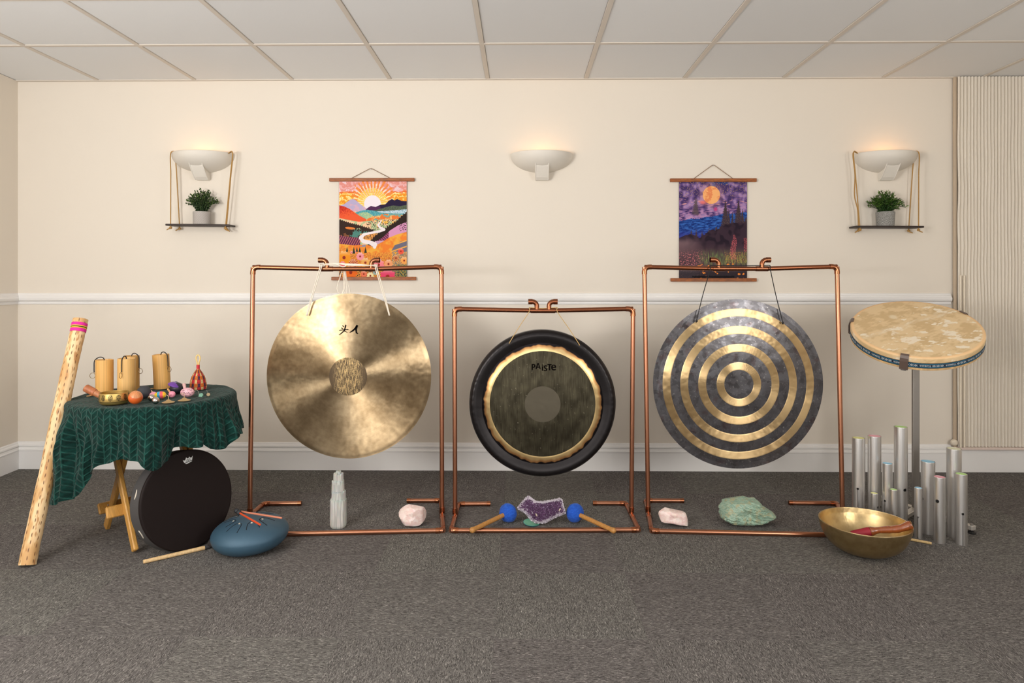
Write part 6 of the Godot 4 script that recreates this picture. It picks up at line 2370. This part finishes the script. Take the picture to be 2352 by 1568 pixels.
	bandm.albedo_texture = tex(256, 40, func(x, y):
		var c5 := c8(22, 30, 48)
		if (y > 4 and y < 9) or (y > 30 and y < 35):
			c5 = c8(36, 118, 150)
		elif y < 3 or y > 36:
			c5 = c8(16, 24, 40)
		elif y >= 9 and y <= 30 and (y == 10 or y == 29):
			c5 = c8(40, 70, 104)
		if x < 120:
			var u: float = fmod(x, 40.0) - 20.0
			var dm: float = absf(u) / 17.0 + absf(y - 20.0) / 9.0
			if dm < 1.0 and dm > 0.55:
				c5 = c8(206, 214, 218)
			elif dm < 0.25:
				c5 = c8(206, 214, 218)
			if absf(u) > 14.0 and absf(absf(y - 20.0) - 6.0) < 1.6:
				c5 = c8(150, 180, 200)
		else:
			var gx: int = (255 - x - 10) / 16
			var px: int = ((255 - x - 10) % 16) / 4
			var py: int = (28 - y) / 3
			if gx >= 0 and gx < 7 and px < 3 and py >= 0 and py < 5 and 255 - x - 10 >= 0:
				if glyph[word[gx]][py * 3 + px] == "1":
					c5 = c8(190, 200, 206)
		return c5)
	m = MB.new()
	var p := PackedVector3Array()
	var uv := PackedVector2Array()
	for r in 2:
		for j in 161:
			var a := TAU * (j % 160) / 160.0
			p.append(Vector3(cos(a) * (R + 0.0011), -0.049 if r == 0 else -0.023, -sin(a) * (R + 0.0011)))
			uv.append(Vector2(j / 160.0 * 17.0, 1.0 - r))
	m.grid(p, 2, 161, uv, true)
	part("woven_band", m, bandm, o, "dark blue woven band with white diamonds")
	m = MB.new()
	m.lathe(PackedVector2Array([Vector2(R + 0.0004, -0.021), Vector2(R + 0.0008, -0.006), Vector2(R - 0.003, 0.0012), Vector2(R - 0.014, 0.0022), Vector2(R * 0.5, 0.0018), Vector2(0, 0.0018)]), 160, 0, TAU, 1, 0.2)
	var skin := mat(Color.WHITE, 0.6)
	var sn := noise(0.009, 181, 4)
	var sn2 := noise(0.05, 183, 3)
	skin.albedo_texture = tex(512, 512, func(x, y):
		# goat hide: tan with a pale spine line and pale patches to the right
		var w: float = sn.get_noise_2d(x, y)
		var f: float = sn2.get_noise_2d(x * 0.7 + y * 0.7, (x - y) * 0.25)
		var cc := c8(226, 198, 154).lerp(c8(208, 178, 132), ss(-0.25, 0.3, w + 0.4 * f))
		var line: float = absf((x - 256.0) * 0.62 + (y - 210.0) * 0.9 + 30.0 * w)
		cc = cc.lerp(c8(232, 214, 184), ss(26.0, 4.0, line) * (0.55 + f) * 0.9)
		var pat: float = sn.get_noise_2d(x * 0.9 + 400, y * 1.6 + 90) + 0.35 * f - 0.2 * absf(x - 370.0) / 150.0 - 0.2 * absf(y - 330.0) / 130.0
		cc = cc.lerp(c8(238, 224, 200), ss(-0.06, 0.14, pat))
		var pat2: float = sn.get_noise_2d(x * 1.3 + 40, y * 2.0 + 290) + 0.3 * f - 0.3 * absf(x - 190.0) / 110.0 - 0.3 * absf(y - 400.0) / 60.0
		cc = cc.lerp(c8(238, 222, 196), ss(-0.02, 0.2, pat2))
		cc = cc.lerp(c8(232, 216, 186), ss(0.9, 0.3, Vector2((x - 180.0) / 26.0, (y - 160.0) / 30.0).length()) * 0.8)
		var edge: float = Vector2(x - 256, y - 256).length()
		return cc.lerp(c8(236, 196, 146), ss(238.0, 248.0, edge)))
	planar(skin, Vector3.ONE / (2.0 * R), Vector3(0.5, 0.5, 0.5))
	part("skin", m, skin, o, "mottled tan and cream skin")

	# large brass bowl with its striker
	var bc := ground(1986, 1268)
	o = thing("singing_bowl", "large brass singing bowl on the carpet, with a wooden striker resting inside", "bowl", Vector3(bc.x, 0.001, bc.z))
	var br := 0.182
	var bh := 0.132
	var outer := PackedVector2Array([Vector2(0, 0.0), Vector2(0.05, 0.0005), Vector2(0.075, 0.004), Vector2(0.105, 0.015), Vector2(0.135, 0.034), Vector2(0.157, 0.06), Vector2(0.171, 0.09), Vector2(0.179, 0.115), Vector2(br, bh - 0.002), Vector2(br - 0.0005, bh), Vector2(br - 0.005, bh), Vector2(br - 0.006, bh - 0.002), Vector2(0.173, 0.113), Vector2(0.164, 0.089), Vector2(0.15, 0.062), Vector2(0.128, 0.038), Vector2(0.098, 0.02), Vector2(0.07, 0.01), Vector2(0.04, 0.006), Vector2(0, 0.0055)])
	var sp := PackedVector2Array()
	for k in outer.size() - 1:
		for q in 4:
			if k > 7 and k < 12:
				if q == 0:
					sp.append(outer[k])
			else:
				sp.append(outer[k].cubic_interpolate(outer[k + 1], outer[maxi(k - 1, 0)], outer[mini(k + 2, outer.size() - 1)], q / 4.0))
	sp.append(outer[outer.size() - 1])
	var bowl := MB.new()
	bowl.lathe(sp, 120, 0, TAU, 1, 0.6)
	# hammer marks in the metal
	var hmn := noise(24.0, 191, 2)
	for k in bowl.v.size():
		bowl.v[k] += bowl.n[k] * hmn.get_noise_3dv(bowl.v[k]) * 0.0003
	var bm := mat(Color.WHITE, 0.36, 1.0)
	var bnz := noise(0.02, 193, 4)
	bm.albedo_texture = tex(256, 256, func(x, y):
		var k: float = clampf(0.55 + 0.7 * bnz.get_noise_2d(x, y), 0, 1)
		return c8(172, 148, 106).lerp(c8(204, 180, 134), k))
	planar(bm, Vector3(4, 4, 4))
	var bi := Image.create(256, 256, false, Image.FORMAT_RGBA8)
	var hb := noise(0.03, 195, 2)
	for y in 256:
		for x in 256:
			var h := 0.5 + 0.5 * hb.get_noise_2d(x, y)
			bi.set_pixel(x, y, Color(h, h, h))
	bi.bump_map_to_normal_map(0.7)
	bm.normal_enabled = true
	bm.normal_texture = ImageTexture.create_from_image(bi)
	part("bowl", bowl, bm, o)
	var s0 := at(1956, 1229, 2.88)
	var s1 := at(1999, 1220, 2.86)
	var s2 := at(2093, 1203.5, 2.82)
	o = thing("bowl_striker", "glossy wooden striker with a red leather end, lying in the large brass bowl", "striker", s1)
	m = MB.new()
	var ud := (s0 - s1)
	m.tube(PackedVector3Array([Vector3.ZERO, ud * 0.1, ud * 0.5, ud * 0.95, ud]), PackedFloat32Array([0.0175, 0.019, 0.0185, 0.018, 0.015]), 28)
	part("leather_end", m, mat(c8(150, 26, 44), 0.6), o)
	m = MB.new()
	var us := s2 - s1
	var hp := PackedVector3Array()
	var hr := PackedFloat32Array()
	var profile := [[0.0, 0.0185], [0.03, 0.0190], [0.07, 0.0175], [0.13, 0.0135], [0.22, 0.0128], [0.36, 0.0145], [0.46, 0.0150], [0.52, 0.0138], [0.58, 0.0150], [0.66, 0.0165], [0.74, 0.0142], [0.8, 0.0150], [0.9, 0.0172], [0.97, 0.0176], [1.0, 0.016]]
	for e in profile:
		hp.append(us * float(e[0]) + Vector3(0, 0.004 * sin(e[0] * 6.0) - 0.008 * sin(PI * e[0]), 0))
		hr.append(e[1])
	m.tube(spline(hp, 3), PackedFloat32Array(), 8) if false else m.tube(hp, hr, 28)
	var hm := wood_mat(c8(156, 78, 24), 33, 0.22, Vector3(9, 9, 9))
	hm.clearcoat_enabled = true
	part("turned_handle", m, hm, o)
	m = MB.new()
	m.tube(PackedVector3Array([hp[14], hp[14] + us.normalized() * 0.0006]), PackedFloat32Array([0.0155]), 24)
	part("end_grain", m, mat(c8(208, 158, 100), 0.6), o)
	# wooden stick on the carpet behind the bowl
	var w0 := ground(2068, 1234, 0.006)
	var w1 := ground(2140, 1247.5, 0.006)
	solo("wooden_stick", rod(w0 - w0 * Vector3(1, 0, 1), w1 - w0 * Vector3(1, 0, 1), 0.0058, 12), wood_mat(c8(236, 206, 152), 35), "thin wooden stick on the carpet, coming out from behind the large brass bowl", "stick", w0 * Vector3(1, 0, 1))
